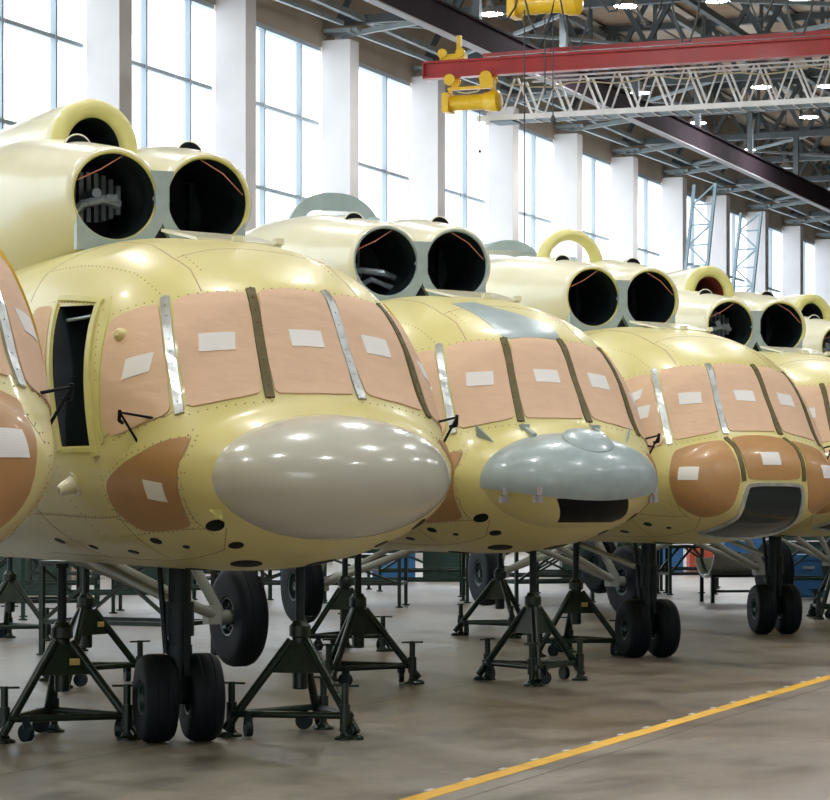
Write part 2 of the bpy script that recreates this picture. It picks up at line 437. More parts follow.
# ------------------------------------------------------------------ helicopter parts
CACHE = {}
def part(key, name, parent, m, fn, smooth=True, angle=40):
    if key not in CACHE:
        mb = fn(); CACHE[key] = mb if isinstance(mb, bpy.types.Mesh) else mb.mesh(name, m, smooth, angle)
    me = CACHE[key]
    if me.materials[0] != m:
        k2 = (key, m.name)
        if k2 not in CACHE:
            me = me.copy(); me.materials[0] = m; CACHE[k2] = me
        me = CACHE[k2]
    return link(name, me, parent)

SIDE_PANE = [(1.37, -1.00, 2.74), (1.61, -.76, 2.84), (2.06, -.862, 2.16), (1.96, -.97, 2.10), (1.72, -1.08, 2.02), (1.58, -1.1, 2.06)]
WIND_PANE = [(1.64, -.695, 2.86), (1.83, -.28, 2.92), (2.235, -.34, 2.28), (2.125, -.79, 2.18)]
MID_PANE = [(1.83, -.222, 2.925), (1.83, .222, 2.925), (2.25, .275, 2.28), (2.25, -.275, 2.28)]
REAR_PANE = [(0.22, -1.0, 2.84), (0.52, -1.02, 2.86), (0.78, -1.15, 2.25), (0.78, -1.2, 2.02), (0.35, -1.2, 2.02)]
KRAFT_SIDE = [(2.24, -.80, 2.01), (2.13, -.76, 1.48), (1.60, -.87, 1.44), (1.50, -1.0, 1.60), (1.56, -1.08, 1.75), (1.83, -1.05, 1.87)]
K3_SIDE = [(2.16, -.83, 2.09), (2.29, -.36, 2.19), (2.60, -.36, 1.80), (2.53, -.42, 1.55), (2.30, -.60, 1.45), (2.23, -.80, 1.57), (2.24, -.90, 1.81)]
K3_MID = [(2.29, -.29, 2.21), (2.29, .29, 2.21), (2.62, .29, 1.81), (2.62, -.29, 1.81)]
HATCH3 = [(2.61, -.30, 1.77), (2.61, .30, 1.77), (2.52, .33, 1.47), (2.25, .38, 1.36), (1.92, .44, 1.29), (1.92, -.44, 1.29), (2.25, -.38, 1.36), (2.52, -.33, 1.47)]
DOOR = [(.62, 2.87), (1.13, 2.85), (1.46, 1.97), (1.02, 1.97)]
def center(pts): return sum((Vector(p) for p in pts), Vector()) / len(pts)

def hull_mesh(kind, door):
    mb, bv = hull(kind)
    me = mb.mesh('fuselage', M_PRIMER, True, 50)
    if not door: return me
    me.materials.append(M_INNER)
    o = link('tmp', me); c = MB()
    c.rings([[(x, -1.5, z) for x, z in DOOR], [(x, -0.45, z) for x, z in DOOR]])
    co = c.build('tmpcut', M_INNER, None, False)
    md = o.modifiers.new('b', 'BOOLEAN'); md.object = co; md.operation = 'DIFFERENCE'; md.solver = 'EXACT'; md.material_mode = 'TRANSFER'
    dg = bpy.context.evaluated_depsgraph_get(); me2 = bpy.data.meshes.new_from_object(o.evaluated_get(dg))
    bpy.data.objects.remove(o); bpy.data.objects.remove(co)
    return me2

def sheet_pts(c, w_, h_, bv, skew=0.0):
    q, n = near(bv, c); n = n.normalized(); u = Vector((0, 0, 1)).cross(n).normalized(); v = n.cross(u)
    return [q - u * w_ / 2 + v * (h_ / 2 - skew) , q + u * w_ / 2 + v * (h_ / 2 + skew), q + u * w_ / 2 - v * (h_ / 2 - skew), q - u * w_ / 2 - v * (h_ / 2 + skew)]

ER = .003; EC = .34; EZ = 3.715
def nacelle_mesh(side):
    mb = MB(); st = [(x, r + ER, cy - .01, cz - .045) for x, r, cy, cz in [(-.415, .300, .35, 3.76), (-.405, .315, .35, 3.76), (-.42, .333, .35, 3.76), (-.47, .345, .352, 3.76), (-.60, .37, .36, 3.76), (-.85, .42, .385, 3.755),
                     (-1.2, .475, .42, 3.76), (-1.7, .52, .46, 3.77), (-2.4, .54, .50, 3.77), (-3.2, .52, .52, 3.74), (-4.0, .42, .52, 3.68), (-4.6, .28, .52, 3.64)]]
    rs = []
    for (x, r, cy, cz) in st:
        ring = []
        for k in range(64):
            a = 2 * math.pi * k / 64; y = side * cy + r * math.cos(a); z = cz + r * math.sin(a)
            if x < -.43:      # the fairing widens downwards into a skirt on the roof
                f = min(1, (-.43 - x) / .8)
                if math.sin(a) < 0:
                    z = cz + r * math.sin(a) * (1 + .25 * f)
                    y = side * cy + r * sgnpow(math.cos(a), 1 - .45 * f)
            if x < -.5 and y * side < .02: y = .02 * side
            ring.append((x, y, z))
        rs.append(ring)
    mb.rings(rs, (False, True)); return mb
def duct_mesh(side):
    return MB().lathe([(-.41, .302), (-.43, .288), (-.6, .285), (-1.15, .285), (-1.16, .12), (-1.05, .06), (-1.0, .0)][:-1], (0, side * .35, 3.76), (1, 0, 0), 48)
def duct_mesh2(side):
    mb = MB(); o = (0, side * EC, EZ); n = 48; rs = []
    for (x, r) in [(-.412, .300), (-.43, .288), (-.7, .284), (-1.25, .284)]:
        r += ER; rs.append([(x, o[1] + r * math.cos(2 * math.pi * k / n), o[2] + r * math.sin(2 * math.pi * k / n)) for k in range(n)])
    return mb.rings(rs, (False, True))
def duct_guts(side, kind):
    mb = MB(); cy = side * EC; cz = EZ
    if kind == 'slats':      # a row of upright plates at the back, a curved bar before them
        for i in range(9):
            y = cy - .22 + i * .055; hz = math.sqrt(max(0, .27 ** 2 - (y - cy) ** 2)); mb.box((-1.0, y, cz + .02 + hz * .1), (.10, .032, hz * 1.3))
        mb.path([(-.80, cy - .22, cz - .16), (-.75, cy - .12, cz - .03), (-.72, cy + .02, cz + .01), (-.75, cy + .15, cz - .02)], .035)
        mb.tube((-.7, cy - .03, cz + .05), (-.9, cy - .03, cz + .05), .035); mb.box((-.72, cy + .08, cz + .02), (.06, .08, .05)); mb.box((-.9, cy - .2, cz + .05), (.1, .08, .12))
    elif kind == 'pipes':
        mb.path([(-.9, cy - .27, cz - .12), (-.75, cy - .1, cz - .05), (-.72, cy + .1, cz - .07), (-.85, cy + .27, cz - .1)], .03)
        mb.path([(-.9, cy - .2, cz - .25), (-.75, cy, cz - .13), (-.8, cy + .24, cz - .2)], .025)
        mb.box((-.9, cy - .14, cz + .14), (.08, .14, .07)); mb.tube((-.85, cy - .1, cz - .1), (-1.1, cy - .1, cz + .1), .05)
        mb.box((-1.1, cy + .02, cz + .1), (.02, .02, .3))
    else:
        mb.box((-1.1, cy + .14, cz), (.1, .04, .4)); mb.path([(-1.0, cy - .15, cz + .1), (-1.05, cy, cz + .03), (-1.1, cy + .16, cz - .1)], .02)
        mb.box((-1.15, cy - .03, cz - .08), (.1, .14, .1))
    return mb
def ybracket():
    mb = MB(); rr = .298 + ER; rows = [EZ + .19 - i * .02 for i in range(27)]
    for s in (-1, 1):
        ring = []
        for z in rows:
            h = rr ** 2 - (z - EZ) ** 2; e = EC - (math.sqrt(h) if h > 0 else 0)
            e = max(min(e, .085 + max(0, (EZ - z)) * .75), .042); inn = max(0, (EZ - .18 - z) * .62)
            ring.append([(-.395, s * inn, z), (-.395, s * max(e, inn + .05), z), (-.46, s * max(e, inn + .05), z), (-.46, s * inn, z)])
        mb.rings(ring)
    for s in (-1, 1):      # sill plates under the two openings
        n = 14; ring = []
        for i in range(n):
            y = .17 + (.62 - .17) * i / (n - 1); h = rr ** 2 - (y - EC) ** 2; top = EZ - (math.sqrt(h) if h > 0 else 0)
            top = min(top, EZ - .20 if y < .4 else EZ - .13)
            ring.append([(-.40, s * y, 3.34), (-.40, s * y, top), (-.46, s * y, top), (-.46, s * y, 3.34)])
        mb.rings(ring)
    return mb
def hoop_rings(x0, x1, wo, zo, wi, zi, zc, n=40, depth=0):
    # a lip ring in the y-z plane, elliptic
    prof = []
    m = 12
    for j in range(m):
        a = 2 * math.pi * j / m; u = math.cos(a); v = math.sin(a)
        prof.append(((x0 + x1) / 2 + (x1 - x0) / 2 * v, .5 + .5 * u))
    rs = []
    for k in range(n):
        a = 2 * math.pi * k / n; ring = []
        for (x, s_) in prof:
            w_ = wi + (wo - wi) * s_; h = zi + (zo - zi) * s_; ring.append((x, w_ * math.cos(a), zc + h * math.sin(a)))
        rs.append(ring)
    rs.append(rs[0]); return rs
def fairing():
    mb = MB(); rs = []
    for (x, w_, h, zc) in [(-1.50, .25, .285, 4.17), (-1.49, .29, .32, 4.17), (-1.53, .335, .365, 4.17), (-1.62, .36, .385, 4.165), (-2.0, .42, .42, 4.13), (-2.8, .52, .48, 4.06), (-3.8, .56, .50, 4.0), (-5.0, .50, .42, 3.9), (-6.2, .36, .30, 3.75), (-7.2, .16, .15, 3.55)]:
        rs.append([(x, w_ * math.cos(2 * math.pi * k / 48), zc + h * math.sin(2 * math.pi * k / 48)) for k in range(48)])
    mb.rings(rs, (False, True)); return mb
def fairing_duct():
    rs = []
    for (x, w_, h) in [(-1.53, .21, .245), (-1.56, .205, .24), (-1.9, .215, .245), (-2.3, .2, .23)]:
        rs.append([(x, w_ * math.cos(2 * math.pi * k / 48), 4.17 + h * math.sin(2 * math.pi * k / 48)) for k in range(48)])
    return MB().rings(rs, (False, True))
def arch(x, wo, ho, zb, th, dx=.06, wi=.32, hi=.45):
    mb = MB(); n = 32; rs = []
    for k in range(n + 1):
        a = math.pi * k / n; c, s = math.cos(a), math.sin(a)
        o_ = (wo * sgnpow(c, .85), zb + ho * sgnpow(s, .9)); i_ = (wi * sgnpow(c, .35), zb + hi * sgnpow(s, .35))
        rs.append([(x, o_[0], o_[1]), (x - dx, o_[0], o_[1]), (x - dx, i_[0], i_[1]), (x, i_[0], i_[1])])
    return mb.rings(rs)
def ellipsoid_cap(off=0.0, z0=None, z1=None):
    # front half of an ellipsoid, optionally only the band between two heights (as an angle range)
    A, B, C = .62 + off, .757 + off, .375 + off; cx, cz = 2.40, 1.775; rs = []
    n = 72
    for j in range(25):
        ph = math.pi / 2 * j / 24; x = cx + A * math.sin(ph); k_ = math.cos(ph); ring = []
        for k in range(n):
            a = 2 * math.pi * k / n; ring.append((x, B * k_ * math.cos(a), cz + C * k_ * math.sin(a)))
        rs.append(ring)
    rs[-1] = [(p[0], p[1] * 1, p[2]) for p in rs[-1]]
    return rs
def radome():
    rs = ellipsoid_cap(); rs = [[(2.22, p[1] * .99, p[2]) for p in rs[0]]] + rs[:-1]
    mb = MB(); return mb.rings(rs, (False, True))
def nose_band(z0, z1, off, A=.62, lift0=0, lift1=0):
    # shell between two heights of the rounded nose; the edges may rise towards the sides
    mb = MB(); rs = []; n = 48; m = 22; B, C = .745, .372; cx, cz = 2.40, 1.775
    for j in range(m + 1):
        ring = []
        for k in range(n + 1):
            a = -math.pi / 2 + math.pi * k / n; sa = math.sin(a) ** 2
            th0 = math.asin(max(-1, (z0 + lift0 * sa - cz) / C)); th1 = math.asin(min(1, (z1 + lift1 * sa - cz) / C)); th = th0 + (th1 - th0) * j / m
            z = cz + (C + off) * math.sin(th); k_ = max(.02, math.cos(th)); ring.append((cx + (A + off) * k_ * math.cos(a), (B + off) * k_ * math.sin(a), z))
        rs.append([(2.18, ring[0][1], ring[0][2])] + ring + [(2.18, ring[-1][1], ring[-1][2])])
    return mb.rings(rs)

def wheel_mesh(rad, wid, hubr):
    h = wid / 2; prof = [(-h * .55, hubr), (-h * .9, hubr * 1.12), (-h, rad * .80), (-h * .93, rad * .90), (-h * .7, rad * .97), (-h * .4, rad), (-h * .33, rad * .985), (-h * .28, rad), (0, rad), (h * .28, rad), (h * .33, rad * .985), (h * .4, rad), (h * .7, rad * .97), (h * .93, rad * .90), (h, rad * .80), (h * .9, hubr * 1.12), (h * .55, hubr)]
    return MB().lathe(prof, (0, 0, 0), (0, 1, 0), 40)
def hub_mesh(rad, wid):
    h = wid / 2; mb = MB().lathe([(-h * .75, .01), (-h * .8, rad * .25), (-h * .55, rad * .35), (-h * .5, rad * .8), (-h * .85, rad * .9), (-h * .88, rad), (h * .88, rad), (h * .85, rad * .9), (h * .5, rad * .8), (h * .55, rad * .35), (h * .8, rad * .25), (h * .75, .01)], (0, 0, 0), (0, 1, 0), 32)
    for s in (-1, 1):
        for k in range(8):
            a = 2 * math.pi * k / 8; mb.tube((rad * .6 * math.cos(a), s * h * .45, rad * .6 * math.sin(a)), (rad * .6 * math.cos(a), s * h * .7, rad * .6 * math.sin(a)), rad * .07, None, 8)
    return mb
def add_wheel(parent, key, rad, wid, hubr, loc, steer=0):
    w_ = part('wheel' + key, 'wheel', parent, M_RUBBER, lambda: wheel_mesh(rad, wid, hubr)); w_.location = loc; w_.rotation_euler = (0, 0, steer)
    part('hub' + key, 'wheel_hub', w_, M_HUB, lambda: hub_mesh(hubr * 1.05, wid))
    return w_

def make_helicopter(label, loc, yaw, nose='radome', fan='fairing', door=False, gear=True, posts=('silver', 'olive', 'silver', 'olive'), hood=False, guts=('slats', 'dark'), fan_lining=None, ng_dy=0, ng_steer=-9):
    kind = 'glass' if nose == 'glass' else 'radome'
    bv = hull(kind)[1]; root = empty('helicopter', (loc[0], loc[1], 0), R(yaw - 90))
    tag(root, label, 'helicopter', 'unfinished helicopters in the assembly row')
    fu = part('hull' + kind + str(door), 'fuselage', root, M_PRIMER, lambda: hull_mesh(kind, door))
    # seams and rivets along the skin
    def seams():
        mb = MB()
        for s in (1, -1):
            F = (lambda p: [(x, y * s, z) for x, y, z in p])
            for ln in ([(0.1, -1.21, 2.0), (.1, -1.2, 1.6), (.1, -1.0, 1.3), (.1, -.5, 1.2)], [(-1.2, -1.1, 1.5), (1.45, -.99, 1.52)], [(.05, -1.08, 2.95), (-.1, -.9, 3.15), (.25, -.5, 3.33), (.76, -.49, 3.27), (1.21, -.52, 3.15), (1.45, -.5, 3.07), (1.71, -.53, 2.92)],
                       [(1.23, -.5, 3.15), (1.12, -.2, 3.22), (1.08, 0, 3.24)], [(2.10, -.76, 2.21), (2.02, -.88, 2.12), (1.86, -1.02, 2.14), (1.55, -1.12, 2.0)], [(1.42, -.99, 1.50), (2.2, -.7, 1.45)],
                       [(2.27, -.84, 2.05), (2.2, -.78, 1.5), (2.18, -.65, 1.40)], [(1.5, -1.05, 1.55), (1.3, -.6, 1.2)], [(2.3, -.6, 1.5), (2.0, -.5, 1.33), (1.2, -.55, 1.2), (-1, -.6, 1.19)]):
                ribbon(bv, F(ln), .008, .0015, mb)
        return mb
    part('seams' + kind, 'panel_seam', root, M_SEAM, seams, False)
    def rvs():
        mb = MB()
        for s in (1, -1):
            F = (lambda p: [(x, y * s, z) for x, y, z in p])
            def grow(p, d):
                c = center(p); return [Vector(q) + (Vector(q) - c).normalized() * d for q in p]
            lines = [[(2.10, -.80, 2.19), (1.96, -1.0, 2.09), (1.70, -1.12, 2.0)], [(2.27, -.3, 2.24), (2.14, -.78, 2.15)], [(1.84, 0, 2.95), (1.83, -.28, 2.95), (1.64, -.72, 2.89), (1.36, -.98, 2.79), (1.0, -1.04, 2.89), (.5, -1.06, 2.91)],
                     [(1.41, -.98, 1.55), (-1, -1.1, 1.52)], [(1.53, -1.12, 1.9), (1.45, -1.02, 1.5)], [(1.3, -1.1, 2.75), (1.55, -1.15, 2.0)], [(1.6, -.8, 3.0), (1.2, -.8, 3.1), (.5, -.85, 3.15), (0, -.9, 3.15)], [(2.26, -.87, 2.0), (2.2, -.8, 1.5), (1.7, -.9, 1.35), (1.2, -.9, 1.35)],
                     [(2.28, -.84, 2.12), (2.2, -.92, 1.9), (2.16, -.86, 1.5)], [(1.5, -.45, 3.08), (1.2, -.45, 3.17)], [(.9, -1.19, 1.9), (.9, -1.14, 1.6), (.9, -.9, 1.35)]]
            if kind == 'radome': g = grow(KRAFT_SIDE, .045); lines.append(g + [g[0]])
            for ln in lines: rivets(bv, F(ln), .055, .0055, .003, mb)
        return mb
    part('rivets' + kind, 'rivet_row', root, M_RIVET, rvs)['kind'] = 'stuff'
    # covered panes
    def pane(key, pts, sheet=None, m=M_PAPER, extra=None):
        p = part('pane' + key + kind, 'paper_window_cover' if m == M_PAPER else 'kraft_window_cover', root, m, lambda: patch(bv, pts, .010))
        for i, s in enumerate(sheet or []):
            c, ww, hh, sk = s
            part('sheet%s%d%s' % (key, i, kind), 'printed_sheet', p, M_SHEET, lambda: patch(bv, sheet_pts(c, ww, hh, bv, sk), .0145, False, nr=5))
        return p
    pane('sideR', SIDE_PANE, [((1.75, -.95, 2.44), .19, .135, .025)] + ([((1.63, -.93, 2.60), .12, .11, .03)] if nose == 'glass' else []))
    pane('windR', WIND_PANE, [((1.96, -.53, 2.585), .22, .125, .008)])
    pane('mid', MID_PANE, [((2.03, .02, 2.61), .215, .12, -.004)])
    pane('windL', flip(WIND_PANE), [((1.96, .52, 2.58), .20, .13, -.012)])
    pane('sideL', flip(SIDE_PANE), [((1.75, .95, 2.44), .17, .12, -.02)])
    pane('rearR', REAR_PANE, None)
    pane('rearL', flip(REAR_PANE), None)
    if not door:
        pane('doorR', [(x, -1.1, z) for x, z in DOOR], [((1.05, -1.1, 2.5), .2, .14, 0)])
    pane('doorL', [(x, 1.1, z) for x, z in DOOR], [((1.05, 1.1, 2.5), .2, .14, 0)])
    # window posts
    PM = {'silver': M_SILVER, 'olive': M_OLIVE}
    lines = [[(1.60, -.725, 2.88), (2.10, -.825, 2.15)], [(1.81, -.25, 2.93), (2.255, -.305, 2.26)], [(1.81, .25, 2.93), (2.255, .305, 2.26)], [(1.60, .725, 2.88), (2.10, .825, 2.15)]]
    for i, ln in enumerate(lines):
        def mk(ln=ln):
            mb = ribbon(bv, ln, .062, .014)
            for f_ in (-.4, .4): rivets(bv, ln, .085, .007, .019, mb) if f_ < 0 else None
            return mb
        part('post%d%s' % (i, kind), 'window_post', root, PM[posts[i]], mk, False)
    def strips(s):
        mb = MB()
        ribbon(bv, [(.58, s * 1.1, 2.9), (.99, s * 1.2, 1.94)], .05, .02, mb); ribbon(bv, [(1.17, s * 1.05, 2.90), (1.50, s * 1.15, 1.90)], .055, .02, mb); ribbon(bv, [(.56, s * 1.0, 2.90), (1.19, s * 1.0, 2.885)], .04, .02, mb)
        ribbon(bv, [(.97, s * 1.2, 1.945), (1.49, s * 1.14, 1.945)], .03, .012, mb)
        return mb
    for s in (-1, 1): part('dframe%d%s' % (s, kind), 'door_frame', root, M_LIP if s < 0 else M_STRIP, lambda: strips(s))
    if door:
        part('cabin', 'cabin_fittings', root, M_INNERMETAL, lambda: MB().tube((.66, -1.02, 2.78), (1.12, -1.02, 2.78), .012).box((1.0, -.5, 2.5), (.12, .05, .12)).box((.9, -.6, 2.15), (.8, .2, .03)))
    for s in (-1, 1):
        part('pedge%d%s' % (s, kind), 'pane_edge_strip', root, M_STRIP if s > 0 else M_LIP, lambda: ribbon(bv, [(1.20, s * .92, 2.88), (1.34, s * 1.02, 2.74), (1.53, s * 1.12, 2.06), (1.57, s * 1.1, 1.98)], .045, .022 if s > 0 else .006), False)
    # pitot bracket on the skin
    for s in (-1, 1):
        def vb():
            ap = Vector((1.90, s * 1.125, 2.16)); mb = MB()
            for ft in ((1.92, s * 1.03, 1.97), (2.02, s * .92, 2.13)):
                q, n = near(bv, ft); mb.tube(q - n * .02, ap, .009, .007)
            mb.tube(ap + Vector((-.01, 0, -.05)), ap + Vector((0, 0, .015)), .011); mb.tube(ap + Vector((0, 0, -.05)), ap + Vector((-.04, -.03 * s, -.06)), .012)
            return mb
        part('vb%d%s' % (s, kind), 'antenna_bracket', root, M_BLACK, vb)
    for s in (-1, 1):
        def nub():
            q, n = near(bv, (1.11, s * 1.2, 1.71)); mb = MB(); mb.lathe([(-.02, .078), (.008, .078), (.012, .055), (.07, .045), (.11, .032), (.112, .018), (.09, .016)], q, n * 1.0, 20); return mb
        part('nub%d%s' % (s, kind), 'probe_fairing', root, M_CREAM, nub)
    part('bump' + kind, 'pane_fitting', root, M_PRIMER, lambda: MB().lathe([(0, .045), (.03, .04), (.05, .02)], near(bv, (1.53, -.98, 2.64))[0], (.5, -.8, .3), 16))
    # belly openings: black ovals laid on the skin, their inner shade put into colour
    for s in (1, -1):
        for ii, (c, a_, b_) in enumerate((((-.2, -.78, 1.36), .07, .035), ((.94, -.68, 1.31), .075, .03), ((1.57, -.77, 1.39), .06, .035), ((1.77, -.65, 1.36), .035, .02), ((2.28, -.68, 1.47), .085, .045), ((2.14, -.48, 1.37), .07, .04), ((.9, -.2, 1.2), .15, .1), ((.3, -.72, 1.33), .06, .03), ((1.75, -.25, 1.25), .14, .09))):
            if nose == 'glass' and ii in (4, 5, 8): continue
            def oval():
                q, n = near(bv, (c[0], c[1] * s, c[2])); u = Vector((1, 0, 0)); u = (u - n * u.dot(n)).normalized(); v = n.cross(u)
                pts = [q + u * a_ * math.cos(t_ * math.pi / 10) + v * b_ * math.sin(t_ * math.pi / 10) for t_ in range(20)]
                return patch(bv, pts, .004, False, nr=5)
            part('oval%d%d%s' % (ii, s, kind), 'belly_hole_patch', root, M_BLACK, oval)
    # nose
    if nose in ('radome', 'hood'):
        k_ = pane('kraftR', KRAFT_SIDE, [((2.05, -.95, 1.70), .17, .12, -.012)], M_KRAFT)
        k_ = pane('kraftL', flip(KRAFT_SIDE), [((2.05, .95, 1.70), .17, .12, -.012)], M_KRAFT)
        def rim(pts):
            P_ = rounded(pts); return [*P_, P_[0]]
        for s, P0 in ((-1, KRAFT_SIDE), (1, flip(KRAFT_SIDE))):
            part('rimk%d' % s, 'cover_edge', root, M_SEAM, lambda: ribbon(bv, rim(P0), .014, .009), False)
    if nose == 'radome':
        rd = part('radome', 'radome', root, M_RADOME, radome)
        part('latch', 'radome_latch', rd, M_LIP, lambda: MB().box((2.40, -.70, 1.56), (.05, .04, .05)).tube((2.36, -.73, 1.58), (2.44, -.69, 1.53), .012))
    if nose == 'hood':
        part('chin', 'nose_tray', root, M_PRIMER, lambda: nose_band(1.403, 1.65, -.004, lift1=.09))
        hd = part('hood', 'radome_hood', root, M_BLUEGREY, lambda: nose_band(1.632, 2.147, .012, lift0=.09))
        part('hoodbl', 'hood_blister', hd, M_BLUEGREY, lambda: MB().lathe([(-.06, .22), (0, .20), (.02, .16), (.03, .09), (.035, .03)], (2.74, .03, 2.098), (.47, .0, .88), 32))
        def op():
            mb = MB(); A, B, C = .62, .745, .372; cx, cz = 2.40, 1.775; rs = []
            for i in range(17):
                y0_ = -.33 + i * (.60 / 16); col = []
                for j in range(9):
                    z = 1.642 - j * (.185 / 8); y = y0_ + (1.642 - z) * .7; s_ = 1 - (y / B) ** 2 - ((z - cz) / C) ** 2; col.append((cx + A * math.sqrt(max(s_, 0)) + .006, y, z))
                rs.append(col + [(p[0] - .05, p[1], p[2]) for p in col[::-1]])
            return mb.rings(rs)
        part('slot', 'nose_opening_shade', root, M_BLACK, op, False)  # solid black slab; the shade inside the opening is its colour
        def xe(y, z): return 2.40 + .62 * math.sqrt(max(0, 1 - (y / .745) ** 2 - ((z - 1.775) / .372) ** 2))
        for y in (-.66, -.47, .60):
            x = xe(y, 1.70)
            part('latch%g' % y, 'hood_latch', hd, M_FLANGE, lambda: MB().box((x + .022, y, 1.70), (.03, .045, .06)).box((x + .0, y, 1.635), (.03, .075, .05)).tube((x + .03, y, 1.73), (x + .02, y, 1.62), .012), False)
        for y in (-.3, .32):
            part('hstrap%g' % y, 'hinge_strap', hd, M_BLUEGREY, lambda: MB().bar((2.28, y, 2.20), (2.46, y * .98, 2.135), .035, .03).box((2.29, y, 2.20), (.05, .07, .05)), False)
        for y in (-.62, .60):
            part('hfin%g' % y, 'guide_fin', root, M_BLUEGREY, lambda: MB().rings([[(2.22, y * 1.12, 2.22), (2.22, y * 1.1, 2.13), (2.34, y * .95, 2.08)], [(2.22, y * 1.12 + .012, 2.22), (2.22, y * 1.1 + .012, 2.13), (2.34, y * .95 + .012, 2.08)]]), False)
        part('roofpatch', 'unpainted_roof_panel', root, M_BLUEGREY, lambda: patch(bv, [(1.86, -.25, 2.96), (1.84, .28, 2.96), (1.62, .30, 3.05), (1.2, -.02, 3.21), (.95, -.1, 3.26), (.98, -.32, 3.24), (1.45, -.28, 3.1)], .004, False))
    if nose == 'glass':
        pane('k3R', K3_SIDE, [((2.40, -.80, 1.87), .20, .13, 0)], M_KRAFT)
        pane('k3M', K3_MID, [((2.56, -.02, 2.0), .20, .13, 0)], M_KRAFT)
        pane('k3L', [(2.18, .80, 2.09), (2.29, .36, 2.19), (2.6, .36, 1.8), (2.53, .40, 1.55), (2.42, .55, 1.49), (2.44, .68, 1.62), (2.42, .74, 1.83)], [((2.46, .62, 1.87), .17, .13, 0)], M_KRAFT)
        for s in (-1, 1):
            part('k3post%d' % s, 'nose_post', root, M_OLIVE, lambda: ribbon(bv, [(2.28, s * .325, 2.22), (2.45, s * .325, 2.1), (2.60, s * .325, 1.80)], .045, .014), False)
        part('hatch3', 'open_nose_hatch', root, M_GLASSDARK, lambda: patch(bv, HATCH3, .006))  # closed patch; the dark inside is put into its colour
        def fr():
            P_ = rounded(HATCH3); return ribbon(bv, [*P_, P_[0]], .04, .022)
        part('hatchrim3', 'hatch_frame', root, M_SILVER, fr, False)
    # engine intakes
    EY = .03
    for s in (-1, 1):
        nc = part('nac%d' % s, 'engine_cowling', root, M_CREAM, lambda: nacelle_mesh(s), True, 60); nc.location = (0, EY, 0)
        part('lip%d' % s, 'intake_lip', nc, M_LIP if nose != 'hood' else M_BLUEGREY, lambda: MB().rings([[(x, s * EC + (r + ER) * math.cos(2 * math.pi * k / 64), EZ + (r + ER) * math.sin(2 * math.pi * k / 64)) for k in range(64)] for x, r in ((-.43, .289), (-.41, .293), (-.402, .303), (-.408, .314), (-.42, .318), (-.43, .289))], (False, False)))
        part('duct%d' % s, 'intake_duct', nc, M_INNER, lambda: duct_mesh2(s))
        g = guts[0] if s < 0 else guts[1]
        part('guts%s%d' % (g, s), 'duct_fittings', nc, M_INNERMETAL if g != 'dark' else M_STRUT, lambda: duct_guts(s, g))
        cy = s * EC; cz = EZ
        pp = [(-.45, cy - .265, cz + .10), (-.43, cy - .1, cz + .18), (-.45, cy + .07, cz + .285)] if s < 0 else [(-.45, cy - .04, cz + .29), (-.43, cy + .12, cz + .20), (-.45, cy + .28, cz + .06)]
        part('strap%d' % s, 'red_strap', nc, M_STRAP, lambda: MB().path(pp, .0045))
        sy = s * .37 + (-.05 if s < 0 else .05)
        part('scoop%d' % s, 'cowling_scoop', nc, M_CREAM, lambda: MB().lathe([(-.30, .03), (-.2, .08), (0, .105), (.005, .095), (-.02, .09), (-.03, .01)], (-.95, sy, 4.10), (1, 0, .05), 24))
        part('scoopin%d' % s, 'scoop_mouth', nc, M_BLACK, lambda: MB().lathe([(-.025, .088), (-.005, .094), (.004, .088)], (-.94, sy, 4.10), (1, 0, .05), 24))
    o = part('ybr', 'intake_bracket', root, M_BLUEGREY, ybracket, False); o.location = (0, EY, 0)
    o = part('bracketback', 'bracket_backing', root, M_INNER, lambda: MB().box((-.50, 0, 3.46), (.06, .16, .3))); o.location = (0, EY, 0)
    part('hatchlid', 'roof_hatch', root, M_CREAM, lambda: MB().rings([[(.66, -.14, 3.33), (.12, -.18, 3.43), (.12, -.18, 3.45), (.66, -.14, 3.35)], [(.62, .48, 3.31), (.10, .50, 3.41), (.10, .50, 3.43), (.62, .48, 3.33)]]).box((.65, .15, 3.35), (.05, .06, .04)).box((.64, .45, 3.345), (.05, .06, .04)))
    # cooler intake between and behind the engines
    if fan in ('fairing', 'redfairing'):
        fa = part('fair', 'fan_fairing', root, M_CREAM, fairing, True, 60); fa.location = (0, -.07, 0)
        part('fairlip', 'fan_intake_ring', fa, M_LIP, lambda: MB().rings(hoop_rings(-1.60, -1.46, .340, .375, .205, .24, 4.17), (False, False)))
        part('fairduct' + fan, 'fan_duct', fa, mat('red_duct_lining', (.16, .03, .02), .5) if fan == 'redfairing' else M_INNER, fairing_duct)
        part('fairseam', 'fairing_seam', fa, M_SEAM, lambda: MB().tube((-1.75, -.375, 4.09), (-4.5, -.55, 4.0), .006).box((-2.1, -.42, 4.08), (.08, .03, .05)).box((-2.7, -.5, 4.06), (.08, .03, .05)))
    else:
        if fan == 'hoop':
            part('hoop', 'fan_intake_ring', root, M_LIP, lambda: MB().rings(hoop_rings(-1.64, -1.46, .40, .40, .27, .28, 4.14), (False, False)))
            part('arch3', 'bulkhead_arch', root, M_BLUEGREY, lambda: arch(-3.0, .48, .60, 3.95, .13, .5, .38, .48))
        else:
            part('arch2', 'bulkhead_arch', root, M_BLUEGREY, lambda: arch(-2.36, .53, .62, 3.92, .14))
            part('arch2b', 'bulkhead_arch', root, M_INNER, lambda: arch(-4.4, .5, .42, 3.9, .12, .3, .42, .34))
